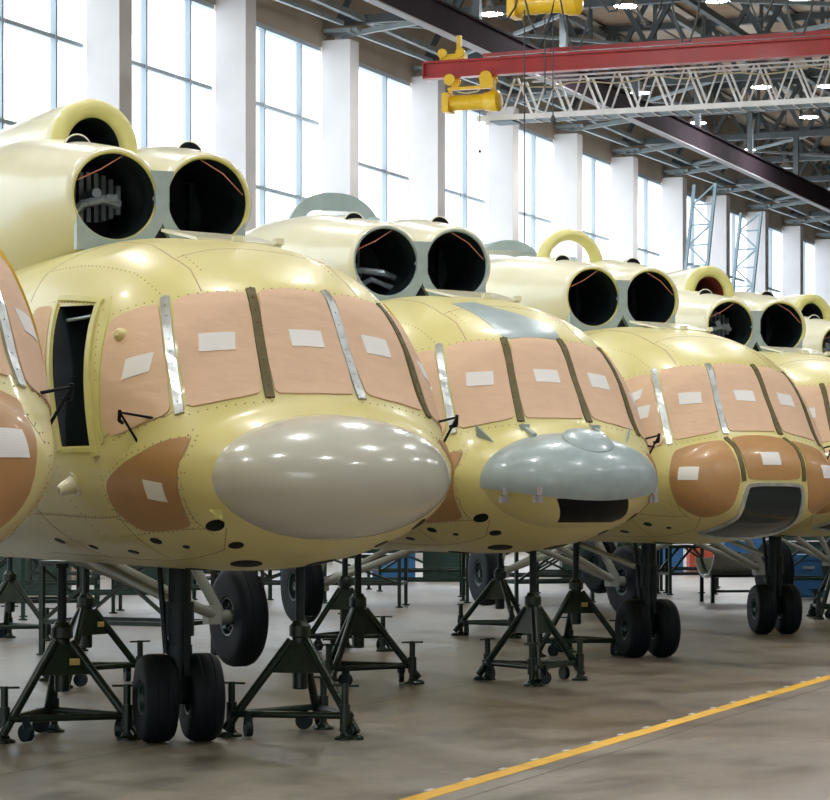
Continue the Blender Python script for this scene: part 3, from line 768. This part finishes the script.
        part('deck', 'gearbox_deck', root, M_CREAM, lambda: MB().rings([[(x, w_ * math.cos(2 * math.pi * k / 32), zc + h * math.sin(2 * math.pi * k / 32)) for k in range(32)] for x, w_, h, zc in ((-1.6, .3, .3, 3.75), (-1.8, .4, .36, 3.75), (-3.5, .55, .42, 3.72), (-5.5, .5, .35, 3.6), (-7, .2, .1, 3.4))]))
        part('gearbox', 'gearbox_top', root, M_BLUEGREY, lambda: MB().lathe([(-.1, .16), (.1, .15), (.12, .08), (.2, .07)], (-2.15, 0, 4.1), (0, 0, 1), 24).lathe([(-.05, .1), (.12, .09), (.18, .05)], (-2.0, .25, 4.1), (0, 0, 1), 20))
    # landing gear
    if gear:
        dy = ng_dy
        st = part('ngstrut%g' % dy, 'nose_strut', root, M_STRUT, lambda: MB().tube((0, dy, 1.3), (0, dy, .62), .078, None, 20).tube((0, dy, .95), (0, dy, .72), .098, None, 20).tube((0, dy, .66), (-.02, dy, .28), .085, .10, 20).tube((-.02, dy - .17, .30), (-.02, dy + .17, .30), .045, None, 16).bar((.10, dy, .9), (.12, dy, .45), .04).tube((-.08, dy - .12, 1.25), (-.02, dy - .09, .6), .02))
        for s in (-1, 1): add_wheel(root, 'nose', .30, .225, .11, (-.02 + s * -.157 * math.sin(R(ng_steer)), dy + s * .157 * math.cos(R(ng_steer)), .30), R(ng_steer))
        part('drag', 'drag_strut', root, M_STRUTGREY, lambda: MB().tube((-1.55, -.15, 1.24), (-.05, dy, .93), .03))
        for s in (-1, 1):
            wp = Vector((-4.26, s * 2.12 + .09, .63))
            ax_ = part('af%d' % s, 'axle_frame', root, M_STRUTGREY, lambda: MB().tube((-3.35, s * .45, 1.26), wp + Vector((0, -s * .20, 0)), .042, None, 16).tube((-4.35, s * .45, 1.26), wp + Vector((0, -s * .2, 0)), .036, None, 16).tube(wp + Vector((0, -s * .26, 0)), wp + Vector((0, s * .05, 0)), .06, None, 14).box(wp + Vector((0, -s * .24, .02)), (.14, .12, .16)))
            ss = part('ss%d' % s, 'shock_strut', root, M_STRUTGREY, lambda: MB().tube((-4.30, s * 1.24, 2.3), (-4.27, s * 1.70, 1.25), .07, None, 16).tube((-4.27, s * 1.70, 1.25), wp + Vector((0, -s * .18, .05)), .045, None, 14))
            add_wheel(root, 'main', .43, .25, .16, wp, 0)
    part('skid', 'tail_bumper', root, M_STRUTGREY, lambda: MB().tube((-12.5, 0, 2.7), (-14.0, 0, 1.7), .03).tube((-15, 0, 3.0), (-14.0, 0, 1.7), .025))
    return root

make_helicopter('nearest helicopter, cut by the left edge of the picture, with a brown papered glass nose', (-3.41, 13.2), 26.5, 'glass', 'fairing', posts=('olive', 'olive', 'silver', 'silver'), gear=True)
make_helicopter('helicopter with a plain grey radome and an open dark side window', (-1.59, 17.9), 26.5, 'radome', 'fairing', door=True, guts=('slats', 'dark'))
make_helicopter('helicopter with a blue grey hinged nose hood above a black slot, bare grey roof arch', (.2, 23.0), 24, 'hood', 'arch', gear=False, posts=('silver', 'olive', 'olive', 'olive'), guts=('pipes', 'dark'))
make_helicopter('helicopter with papered glass nose over a dark open hatch and an open yellow roof hoop', (2.3, 27.2), 24, 'glass', 'hoop', posts=('silver', 'silver', 'olive', 'olive'), guts=('dark', 'dark'), ng_dy=.11)
make_helicopter('helicopter cut by the right edge, a red lined ring on its roof', (4.25, 31.8), 19, 'glass', 'redfairing', posts=('silver', 'olive', 'olive', 'olive'), guts=('slats', 'dark'), ng_dy=.08)
make_helicopter('farthest helicopter at the right edge, only its yellow roof ring and one intake showing', (6.35, 36.5), 24, 'glass', 'fairing', guts=('slats', 'dark'))

# ------------------------------------------------------------------ jacks
def make_jack(top=1.2, apex=.66, rad=.54):
    root = empty('tripod_jack'); fr = MB(); feet = []
    for i in range(3):
        a = R(90 + 120 * i); feet.append(Vector((rad * math.cos(a), rad * math.sin(a), .05)))
    for i, f in enumerate(feet):
        c = Vector((f.x * .12, f.y * .12, apex)); m = MB().tube(f, c, .031, .031, 12); m.lathe([(-.02, .05), (0, .05), (.015, .03)], (f.x, f.y, .02), (0, 0, 1), 12)
        m.build('leg', M_JACK, root)
    br = MB()
    for i in range(3):
        p, q = feet[i].copy(), feet[(i + 1) % 3].copy(); p.z = q.z = .16; p.x *= .9; p.y *= .9; q.x *= .9; q.y *= .9; br.tube(p, q, .024)
    br.build('brace', M_JACK, root)
    MB().lathe([(-.34, .045), (-.33, .055), (.02, .055), (.03, .075), (.10, .075), (.12, .055), (.14, .05)], (0, 0, apex), (0, 0, 1), 20).build('ram_body', M_JACK, root)
    MB().tube((0, 0, apex), (0, 0, top), .032, None, 16).tube((0, 0, top - .03), (0, 0, top), .05, None, 16).build('ram', M_STRUT, root)
    g = MB()
    for i in range(3):
        a = R(90 + 120 * i); a2 = a + R(120); p = [Vector((.14 * .62 * math.cos(a), .14 * .62 * math.sin(a), apex - .0)), Vector((.62 * .34 * math.cos(a), .62 * .34 * math.sin(a), apex - .22)), Vector((.62 * .34 * math.cos(a2), .62 * .34 * math.sin(a2), apex - .22)), Vector((.14 * .62 * math.cos(a2), .14 * .62 * math.sin(a2), apex))]
        n_ = (p[1] - p[0]).cross(p[2] - p[0]).normalized() * .006
        g.rings([[q - n_ for q in p], [q + n_ for q in p]])
    g.build('gusset_plate', M_JACK, root, False)
    for i in range(3):
        f, fn, fp = feet[i], feet[(i + 1) % 3], feet[(i + 2) % 3]
        p = f.lerp(fp, .10) * 1.04; p.z = 0
        s = MB().tube(p + Vector((0, 0, .03)), p + Vector((0, 0, .38)), .026, None, 12).lathe([(0, .075), (.015, .075), (.03, .04), (.05, .03)], p, (0, 0, 1), 16).tube(p + Vector((-.10, .02, .37)), p + Vector((.10, -.02, .37)), .008).tube(p + Vector((0, 0, .10)), p + Vector((0, 0, .24)), .038, None, 12).bar(p + Vector((0, 0, .16)), (f.x * .9, f.y * .9, .16), .05)
        s.build('screw_foot', M_JACK, root)
        c = f.lerp(fn, .16) * .95; c.z = .065; a = math.atan2(f.y, f.x)
        MB().lathe([(-.022, .02), (-.022, .06), (.022, .06), (.022, .02)], c, (math.cos(a), math.sin(a), 0), 16).box(c + Vector((0, 0, .07)), (.05, .05, .09)).build('caster', M_STRUT, root)
    return root
def tag_plate(root, apex=.66):
    MB().box((.06, -.125, apex - .13), (.07, .012, .045), rz=R(0)).build('maker_plate', M_TAG, root)
jack = make_jack()
JACKS = [((62, 738), 20, 1.22, 'green tripod jack with a yellow tag at the lower left corner', True),
         ((300, 735), -12, 1.22, 'green tripod jack just right of the nearest nose wheels'),
         ((86, 684), 50, 1.22, 'green tripod jack behind the one at the lower left, under the radome helicopter', True),
         ((358, 684), 35, 1.22, 'green tripod jack behind the one to the right of the nearest nose wheels'),
         ((345, 650), 5, 1.22, 'small looking green tripod jack farther back in the middle, half hidden by a nearer jack'),
         ((533, 682), 62, 1.22, 'green tripod jack standing alone under the hooded nose'),
         ((576, 655), 10, 1.22, 'green tripod jack beside the twin wheels under the glass nosed helicopter', True),
         ((835, 618), 30, 1.22, 'green tripod jack cut by the right edge beside the last nose wheels'),
         ((10, 640), 15, 1.22, 'green tripod jack at the left edge far behind the nearest jacks'),
         ((500, 636), 80, 1.22, 'distant green tripod jack behind the lone jack under the hooded nose')]
for i, (p, rz, top, lab, *tg) in enumerate(JACKS):
    g = ground(*p); j = jack if i == 0 else copy_tree(jack)
    j.location = g; j.rotation_euler = (0, 0, R(rz)); tag(j, lab, 'jack', 'tripod jacks under the helicopters')
for j in [o for o in COL.objects if o.name.startswith('tripod_jack') and o.parent is None]:
    if any(j['label'] == J[3] and len(J) > 4 for J in JACKS): tag_plate(j)

# ------------------------------------------------------------------ yellow line on the floor
def strip(q0, q1, t0, t1, z, n=60):
    b = MB(); rs = []
    for i in range(n + 1):
        t = t0 + (t1 - t0) * i / n; rs.append([(q0, t, z), (q1, t, z)])
    return b.rings(rs, (False, False), False)
pa, pb = ground(400, 798), ground(830, 676)
qa = pa.dot(AXN) + WALL; qb = pb.dot(AXN) + WALL
QL = (qa + qb) / 2
ln = MB()
ln.rings([[(QL - .0, t, .003), (QL + .13, t, .003), (QL + .13, t, 0), (QL, t, 0)] for t in [x * .5 for x in range(0, 160)]])
lo = in_hangar(ln, 'yellow_floor_line', line_material()); tag(lo, 'worn yellow line painted along the hangar floor', 'floor line')
dm = MB()
for i in range(40):
    t = 14 + i * .62; dm.box((QL - .02, t, .002), (.03, .10, .004))
do = in_hangar(dm, 'white_floor_marks', M_WHITE); tag(do, 'faint white dashes beside the yellow floor line', 'floor marking', kind='stuff')

# ------------------------------------------------------------------ roof steel
def truss_mesh(q0, q1, zb, zt, n, a):
    b = MB(); b.bar((q0, 0, zb), (q1, 0, zb), a); b.bar((q0, 0, zt), (q1, 0, zt), a)
    for i in range(n):
        x0 = q0 + (q1 - q0) * i / n; x1 = q0 + (q1 - q0) * (i + 1) / n; xm = (x0 + x1) / 2
        b.bar((x0, 0, zb), (xm, 0, zt), a * .6); b.bar((xm, 0, zt), (x1, 0, zb), a * .6); b.bar((xm, 0, zt), (xm, 0, zb), a * .45)
    return b
tm = truss_mesh(0.3, 46, 13.25, 15.9, 15, .20).mesh('roof_truss', M_STEEL, False)
tk = 0
for k in range(-3, 21):
    o = link('roof_truss', tm); o.location = H(0, T0 + BAY * k + .3, 0); o.rotation_euler = (0, 0, -AX)
    tag(o, 'blue grey lattice truss crossing the hangar under the roof', 'roof truss', 'roof trusses'); tk += 1
# longitudinal ties and purlins
for (q, z, a, m, lab) in [(1.0, 13.25, .14, M_STEELLIGHT, 'pale tie bar running along the tops of the pillars'), (3.4, 13.15, .10, M_STEELLIGHT, 'thin tie bar under the trusses near the windows'), (9.2, 13.15, .16, M_STEEL, 'dark longitudinal tie under the trusses beyond the crane runway'), (13.0, 14.0, .18, M_STEEL, 'dark longitudinal tie high in the middle of the roof steel'), (18.5, 13.15, .14, M_STEEL, 'dark longitudinal tie under the middle of the trusses'), (24.0, 13.3, .2, M_STEEL, 'dark longitudinal tie under the far side of the trusses')]:
    b = MB(); b.bar((q, 28, z), (q, 180, z), a); o = in_hangar(b, 'roof_tie', m); tag(o, lab, 'roof tie', 'roof ties')
pm = MB(); pm.bar((0, 28, 15.75), (0, 180, 15.75), .14, .22); pme = pm.mesh('roof_purlin', M_STEELLIGHT, False)
for i in range(16):
    o = link('roof_purlin', pme); o.location = H(1.5 + i * 2.9, 0); o.rotation_euler = (0, 0, -AX); tag(o, 'pale purlin running lengthwise under the roof slabs', 'purlin', 'roof purlins')
# wind bracing in the plane of the bottom chords
bm_ = MB()
bm_.bar((1.0, 0, 13.2), (6.6, 6, 13.2), .08); bm_.bar((6.6, 0, 13.2), (1.0, 6, 13.2), .08); bm_.bar((9.2, 0, 13.2), (18.5, 6, 13.2), .1); bm_.bar((18.5, 0, 13.2), (9.2, 6, 13.2), .1)
bme = bm_.mesh('cross_bracing', M_STEELLIGHT, False)
for k in range(-1, 18):
    if k % 2 == 0:
        o = link('cross_bracing', bme); o.location = H(0, T0 + BAY * k + .3); o.rotation_euler = (0, 0, -AX); tag(o, 'crossed thin steel rods between two roof trusses', 'bracing', 'wind bracing under the roof')
# knee braces from pillar head to truss: pale bars seen above the windows
kb = MB(); kb.bar((.4, .3, 12.9), (3.4, .3, 13.2), .12); kb.bar((.75, -.1, 12.95), (.75, 5.5, 13.05), .10); kb.box((.5, .3, 12.98), (.9, .7, .08)); kme = kb.mesh('pillar_head_bracket', M_STEELLIGHT, False)
for k in range(1, 18):
    o = link('pillar_head_bracket', kme); o.location = H(0, T0 + BAY * k); o.rotation_euler = (0, 0, -AX); tag(o, 'pale steel bracket on the head of a window pillar', 'bracket', 'pillar head brackets')
# lamps
def make_lamp(on=True):
    root = empty('high_bay_lamp')
    MB().lathe([(.30, .04), (.30, .10), (.16, .13), (.12, .20), (0, .285), (-.01, .285), (.0, .27), (.10, .18)], (0, 0, 0), (0, 0, 1), 28).build('lamp_shade', M_LAMPSHADE, root)
    MB().lathe([(.012, .02), (.012, .262), (-.005, .255), (-.03, .12)], (0, 0, 0), (0, 0, 1), 28).build('lamp_lens', M_LAMP if on else M_LAMPOFF, root)
    MB().tube((0, 0, .28), (0, 0, 2.3), .015).lathe([(.3, .09), (.46, .09), (.5, .03)], (0, 0, 0), (0, 0, 1), 16).build('lamp_hanger', M_STEEL, root)
    return root
lamp = make_lamp(); lampoff = make_lamp(False)
LPX = [(491, 14, 'lit high bay lamp above the red crane beam, left of the upper yellow hoist'), (626, 6, 'lit high bay lamp right of the upper yellow hoist at the top edge'), (718, 1, 'lit high bay lamp cut by the top edge, second from the right'), (800, -2, 'lit high bay lamp at the very top right'),
       (640, 93, 'lit high bay lamp seen through the white walkway lattice, left one'), (761, 87, 'lit high bay lamp seen through the white walkway lattice near its middle'), (828, 86, 'lit high bay lamp at the right edge level with the walkway'), (697, 123, 'lit high bay lamp just under the white walkway'), (809, 117, 'lit high bay lamp under the walkway near the right edge'), (747, 150, 'lit high bay lamp hanging lowest, over the dark runway beam')]
for i, (px, py, lab) in enumerate(LPX):
    Z = 2650 * 11.23 / (495 - py); o = lamp if i == 0 else copy_tree(lamp); o.location = ((px - 415) / 2650 * Z, Z, 12.9); tag(o, lab, 'lamp', 'high bay lamps')
Z = 2650 * 11.23 / (495 - 168); lampoff.location = ((786 - 415) / 2650 * Z, Z, 12.9); tag(lampoff, 'unlit grey high bay lamp farthest down the hangar', 'lamp', 'high bay lamps')
for q in (9, 17, 25, 33):      # the same lamps go on overhead, towards the camera
    for t in (8, 17, 26, 35, 44):
        o = copy_tree(lamp); o.location = H(q, t, 12.9); tag(o, 'lit high bay lamp overhead nearer the camera', 'lamp', 'high bay lamps')

# ------------------------------------------------------------------ cranes
def ibeam(b, p0, p1, w_, h, tf=.05, tw=.04):
    p0, p1 = Vector(p0), Vector(p1); up = Vector((0, 0, 1))
    b.bar(p0 + up * tf / 2, p1 + up * tf / 2, w_, tf); b.bar(p0 + up * (h - tf / 2), p1 + up * (h - tf / 2), w_, tf); b.bar(p0 + up * h / 2, p1 + up * h / 2, tw, h - 2 * tf)
    return b
b = ibeam(MB(), (6.1, 30, 11.29), (6.1, 180, 11.29), .19, .62)
ru = in_hangar(b, 'crane_runway_beam', M_RUNWAY); tag(ru, 'long dark purple brown runway beam sloping down to the right under the roof', 'runway beam')
b = MB(); b.box((6.1, 105, 11.28), (.20, 150, .035)); o = b.build('bottom_flange', M_FLANGE, ru, False)
hg = MB()
for k in range(-3, 21): hg.box((6.1, T0 + .3 + 6 * k, 12.55), (.16, .16, 1.3))
hg.build('beam_hanger', M_STEEL, ru, False)
b = ibeam(MB(), (24.5, 30, 11.29), (24.5, 180, 11.29), .32, .62); o = in_hangar(b, 'crane_runway_beam', M_RUNWAY); tag(o, 'matching dark runway beam on the far right side of the hangar', 'runway beam')
cr = empty('bridge_crane', H(5.72, 51.8), -AX); tag(cr, 'suspended bridge crane of a red girder with a white lattice walkway', 'crane')
ibeam(MB(), (-.1, 0, 10.37), (19.4, 0, 10.37), .26, .36, .04, .05).bar((-.1, 0, 10.55), (-.08, 0, 10.55), .26, .36).build('girder', M_RED, cr, False)
MB().bar((2.6, .25, 10.86), (19, .25, 10.86), .09).bar((2.6, .25, 10.86), (1.2, .0, 10.8), .07).build('top_rail', M_RED, cr, False)
e = MB()
for dy in (0, .55):
    y = 1.15 + dy; e.bar((.65, y, 9.66), (19, y, 9.66), .09, .11); e.bar((1.7, y, 10.47), (19, y, 10.47), .035)
    for i in range(24):
        x = 1.2 + i * .74; e.bar((x, y, 9.66), (x + .30, y, 10.47), .035); e.bar((x + .37, y, 10.47), (x + .70, y, 9.66), .045)
for i in range(48): e.bar((1.2 + i * .37, 1.15, 9.60), (1.2 + i * .37, 1.70, 9.60), .04, .03)
e.build('lattice_walkway', M_WHITESTEEL, cr, False)
MB().box((9.8, 1.42, 9.62), (17.6, .5, .03)).box((1.2, 1.42, 9.60), (.5, .6, .05)).build('walkway_floor', M_LADDER, cr, False)
fe = [(1.6 + i * .45, .55, 10.32 - .12 * abs(math.sin(i * .9)) - .05) for i in range(38)]
MB().path(fe, .014).build('festoon_cable', M_ROPE, cr)
MB().box((12.6, .2, 10.15), (1.1, .3, .45)).build('equipment_box', M_FLANGE, cr, False)
y_ = MB().box((.55, 0, 10.80), (.55, .2, .12)).lathe([(-.03, .10), (.03, .10)], (.35, -.14, 10.87), (0, 1, 0), 20).lathe([(-.03, .10), (.03, .10)], (.75, -.14, 10.87), (0, 1, 0), 20)
y_.bar((.72, -.12, 10.8), (.72, -.12, 11.22), .09).tube((.35, -.14, 10.86), (.35, .14, 10.86), .04); y_.build('end_trolley', M_YELLOW, cr)
def make_hoist():
    r = empty('electric_hoist')
    b = MB().lathe([(-.62, .13), (-.61, .205), (-.50, .205), (-.49, .16), (.26, .16), (.27, .19), (.36, .20), (.40, .22), (.56, .22), (.60, .17), (.61, .05)], (0, 0, 0), (1, 0, 0), 32)
    b.box((-.55, 0, 0), (.14, .42, .40)); b.build('drum_housing', M_YELLOW, r)
    MB().box((-.05, 0, .30), (1.0, .10, .06)).bar((-.5, 0, .15), (-.5, 0, .33), .07).bar((.45, 0, .15), (.45, 0, .45), .08).build('suspension_frame', M_YELLOW, r, False)
    for x, rr in ((-.46, .12), (.34, .14)):
        for s in (-1, 1): MB().lathe([(-.02, rr), (.02, rr)], (x, s * .17, .47), (0, 1, 0), 24).build('trolley_wheel', M_YELLOW, r)
    MB().box((.38, -.2, .34), (.3, .08, .2)).build('control_box', M_YELLOW, r)
    MB().path([(-.3, -.12, .22), (-.1, -.14, .17), (.15, -.14, .2), (.3, -.16, .3), (.42, -.17, .42)], .014).build('wiring', M_ROPE, r)
    return r
h = make_hoist(); h.location = H(5.72 + .98, 51.8, 9.84); h.rotation_euler = (0, 0, -AX); tag(h, 'yellow electric hoist hanging under the left end of the red girder', 'hoist', 'yellow electric hoists')
MB().tube((0.15, 0, -.2), (.15, 0, -1.0), .008).lathe([(-1.06, .02), (-1.04, .035), (-1.0, .02)], (.15, 0, 0), (0, 0, 1), 12).build('hoist_hook', M_CABLE, h)
MB().tube((-.28, 0, -.15), (-.28, 0, -7.5), .006).build('pendant_cable', M_CABLE, h)
# the second hoist, nearer and cut by the top of the frame
Zh = 44.0; hx = (546 - 415) / 2650 * Zh; hz = CAM_H + (495 - 4) / 2650 * Zh
h2 = copy_tree(h); h2.location = (hx, Zh, hz); tag(h2, 'yellow electric hoist cut by the top edge of the picture, cables hanging from it', 'hoist', 'yellow electric hoists')
for c in [x for x in COL.objects if x.parent == h2 and (x.name.startswith('hoist_hook') or x.name.startswith('pendant'))]: bpy.data.objects.remove(c)
for px, ln_ in ((524.5, 240), (553, 120), (545, 95)):
    X = (px - 415) / 2650 * Zh; zb = CAM_H + (495 - (ln_ if px > 530 else 262)) / 2650 * Zh
    p0 = h2.matrix_basis.inverted() @ Vector((X, Zh, hz - .1)); p1 = h2.matrix_basis.inverted() @ Vector((X, Zh, zb))
    m = MB().tube(p0, p1, .011)
    if px > 550: m.lathe([(-.08, .02), (0, .05), (.08, .02)], p1, (0, 0, 1), 12)
    m.build('hoist_rope', M_CABLE, h2)
b = ibeam(MB(), (0, 0, hz + .42), (17, 0, hz + .42), .26, .38); g2 = b.build('crane_girder', M_STEEL, None, False); g2.location = h2.location - Vector((0, 0, hz)) - AXN * 3; g2.rotation_euler = (0, 0, -AX); tag(g2, 'dark girder at the top edge carrying the upper yellow hoist', 'girder')
fs = MB()
pts = []
for i in range(13):
    for j in range(5):
        u = j / 5; pts.append((-.9 + (i + u) * .62, -.4, hz + .25 - 2.4 * (u * (1 - u)) * (.9 + .5 * ((i * 7) % 3))))
fs.path(pts, .018); fo = fs.build('festoon_cable', M_CABLE); fo.location = h2.location - Vector((0, 0, hz)); fo.rotation_euler = (0, 0, -AX); tag(fo, 'dark power cable looping below the top edge right of the upper hoist', 'cable')
# thin red girder far away
b = MB(); b.bar((8, 98, 13.0), (22, 98, 13.0), .18, .28); o = in_hangar(b, 'crane_girder', M_ORANGE); tag(o, 'thin orange red girder far away under the white walkway', 'girder')
# ------------------------------------------------------------------ lattice masts against the windows
def mast(q, t, lean, h_, label):
    b = MB(); w_ = .74
    for s in (-1, 1): b.bar((s * w_ / 2, 0, 0), (s * w_ / 2 + lean, 0, h_), .09)
    n = 18
    for i in range(n):
        z0 = h_ * i / n; z1 = h_ * (i + 1) / n; l0, l1 = lean * i / n, lean * (i + 1) / n
        b.bar((-w_ / 2 + l0, 0, z0), (w_ / 2 + l0, 0, z0), .05); s = 1 if i % 2 else -1; b.bar((-s * w_ / 2 + l0, 0, z0), (s * w_ / 2 + l1, 0, z1), .05)
    o = b.build('lattice_mast', M_LADDER, None, False); o.location = H(q, t); o.rotation_euler = (0, 0, -AX - R(8)); tag(o, label, 'lattice mast', 'lattice masts before the windows')
mast(2.2, 82.4, 1.3, 11.6, 'pale blue leaning lattice mast before the far windows, left one')
mast(2.2, 88.4, 1.3, 11.3, 'pale blue leaning lattice mast before the far windows, right one')

# ------------------------------------------------------------------ work stands and clutter on the floor behind
def stand_frame(L_, W_, Hh, m, shelf=.35):
    r = empty('work_stand')
    for x in (-L_ / 2, L_ / 2):
        for y in (-W_ / 2, W_ / 2): MB().bar((x, y, 0), (x, y, Hh), .05).lathe([(0, .06), (.02, .06)], (x, y, 0), (0, 0, 1), 10).build('leg', m, r, False)
    b = MB()
    for z in (Hh, shelf):
        for y in (-W_ / 2, W_ / 2): b.bar((-L_ / 2, y, z), (L_ / 2, y, z), .045)
        for x in (-L_ / 2, L_ / 2): b.bar((x, -W_ / 2, z), (x, W_ / 2, z), .045)
    b.bar((-L_ / 2, -W_ / 2, shelf), (0, -W_ / 2, Hh), .035); b.bar((0, -W_ / 2, Hh), (L_ / 2, -W_ / 2, shelf), .035); b.bar((-L_ / 2, W_ / 2, shelf), (0, W_ / 2, Hh), .035)
    b.build('rail', m, r, False)
    MB().box((0, 0, Hh + .02), (L_ + .06, W_ + .06, .03)).build('deck', m, r, False)
    return r
S = []
spots = [((72, 594), 1.2, .8, 1.1, -12), ((210, 592), 1.6, .9, 1.0, 4), ((232, 600), 1.0, .7, .7, 30), ((270, 588), 1.2, .8, .9, -5), ((20, 628), 1.5, .9, 1.0, 10), ((128, 655), 1.6, .8, .95, -25), ((105, 618), 2.2, .9, 1.1, 8), ((180, 612), 1.8, .9, 1.05, 0), ((30, 606), 2.0, 1.0, 1.15, 5), ((330, 606), 2.2, .9, .75, -6), ((395, 602), 2.2, .9, .8, 3), ((430, 590), 2.0, 1.0, .95, 12), ((520, 596), 1.9, .9, .8, -4),
         ((555, 604), 1.6, .8, .9, 20), ((600, 592), 2.2, 1.0, 1.0, 0), ((672, 588), 1.6, .8, .9, -8), ((686, 594), .8, .6, .8, 15), ((815, 600), 1.4, .9, .9, 4)]
where = ['between the left edge stand and the lower left jacks', 'far back directly behind the nearest nose strut', 'behind the nearest dangling main wheel', 'far back left of the second dangling wheel', 'at the far left edge', 'behind the lower left jacks', 'left of the nearest nose strut', 'just left of the nearest main wheel', 'far back at the left edge', 'between the two dangling wheels', 'in the middle of the floor', 'under the tail of the hooded helicopter', 'right of the lone dangling wheel',
         'behind the lone jack', 'behind the row of jacks to the right', 'left of the silver curved panel', 'right of the twin wheels of the glass nosed helicopter', 'at the right edge behind the last wheels']
for (p, L_, W_, h_, rz), wh in zip(spots, where):
    r = stand_frame(L_, W_, h_, M_GREEN if p[0] % 2 else M_JACK); r.location = ground(*p); r.rotation_euler = (0, 0, R(rz)); tag(r, 'low green tubular work stand ' + wh, 'work stand', 'tubular work stands')
# crates, cabinets on the far side under the windows
def crate(c, d, m, name, lab, cat, rz=0, z=0):
    r = empty(name, c, rz); r.location.z = z
    MB().box((0, 0, d[2] / 2), d).build('body', m, r, False)
    b = MB()
    for i in (-1, 1):
        b.box((i * d[0] / 2, 0, d[2] / 2), (.04, d[1] + .03, d[2])); b.box((0, -d[1] / 2 - .01, d[2] * (.5 + .42 * i)), (d[0], .03, .05))
    b.build('edge_rail', m, r, False); MB().box((0, -d[1] / 2 - .02, d[2] * .7), (.2, .02, .04)).build('handle', M_STEELLIGHT, r, False)
    tag(r, lab, cat); return r
far = [((300, 580), (.7, .8, .9), M_BLUE, 'blue storage cabinet far back between the first two noses', 0), ((350, 581), (.6, .7, .8), M_WHITE, 'white cabinet far back beside the blue cabinet', 0), ((394, 580), (.8, .8, .9), M_BLUE, 'small blue cabinet below the hooded helicopter cabin', 0),
       ((444, 579), (.8, .8, .8), M_GREEN, 'green tool chest far back left of the dangling wheel', 0), ((660, 571), (.9, .8, .9), M_BLUE, 'blue cabinet far back left of the orange box', 0), ((702, 574), (.55, .6, .9), M_ORANGE, 'orange red box far back on the floor', 0), ((742, 573), (.8, .7, 1.0), M_BLUE, 'blue cabinet just right of the orange box', 0),
       ((818, 581), (1.5, 1, 1.5), M_GREEN, 'tall green tool cabinet at the right edge', 0), ((806, 597), (.5, .5, .7), M_BLUE, 'small blue drawer chest at the right edge before the green cabinet', 0), ((20, 592), (1.6, 1, 1.5), M_GREEN, 'dark green cabinet at the far left behind the stands', 0), ((156, 588), (1.4, 1, 1.1), M_GREEN, 'dark green cabinet behind the stands left of the nearest nose strut', 0), ((600, 580), (1.5, .9, 1.3), M_GREEN, 'green cabinet behind the twin wheels', 0), ((560, 576), (1.2, .9, 1.2), M_WHITE, 'white cabinet far back under the hooded nose', 0)]
for p, d, m, lab, rz in far:
    crate(ground(*p), d, m, 'tool_cabinet', lab, 'cabinet', R(rz))
# curved silver panel lying on a stand
g = ground(738, 602); r = empty('curved_panel', g, R(10)); tag(r, 'silver ribbed curved skin panel resting on a low trestle', 'fuselage panel')
b = MB(); rs = []
for i in range(15):
    a = R(-65 + 120 * i / 14); rs.append([(-.55, .6 * math.sin(a), 1.02 - .62 * math.cos(a) + .02), (.55, .6 * math.sin(a), 1.02 - .62 * math.cos(a) + .02), (.55, .62 * math.sin(a), 1.02 - .64 * math.cos(a)), (-.55, .62 * math.sin(a), 1.02 - .64 * math.cos(a))])
b.rings(rs); b.build('skin', M_SILVER, r)
for x in (-.45, -.15, .15, .45):
    MB().path([(x, .59 * math.sin(R(-65 + 10 * i)), 1.04 - .61 * math.cos(R(-65 + 10 * i))) for i in range(13)], .022).build('rib', M_STRUT, r)
b = MB()
for x in (-.5, .5):
    for y in (-.3, .3): b.bar((x, y, 0), (x, y, .44), .05)
b.bar((-.5, -.3, .18), (.5, -.3, .18), .04); b.bar((-.5, -.3, .42), (.5, -.3, .42), .05); b.bar((-.5, .3, .42), (.5, .3, .42), .05); b.build('trestle', M_STRUT, r, False)
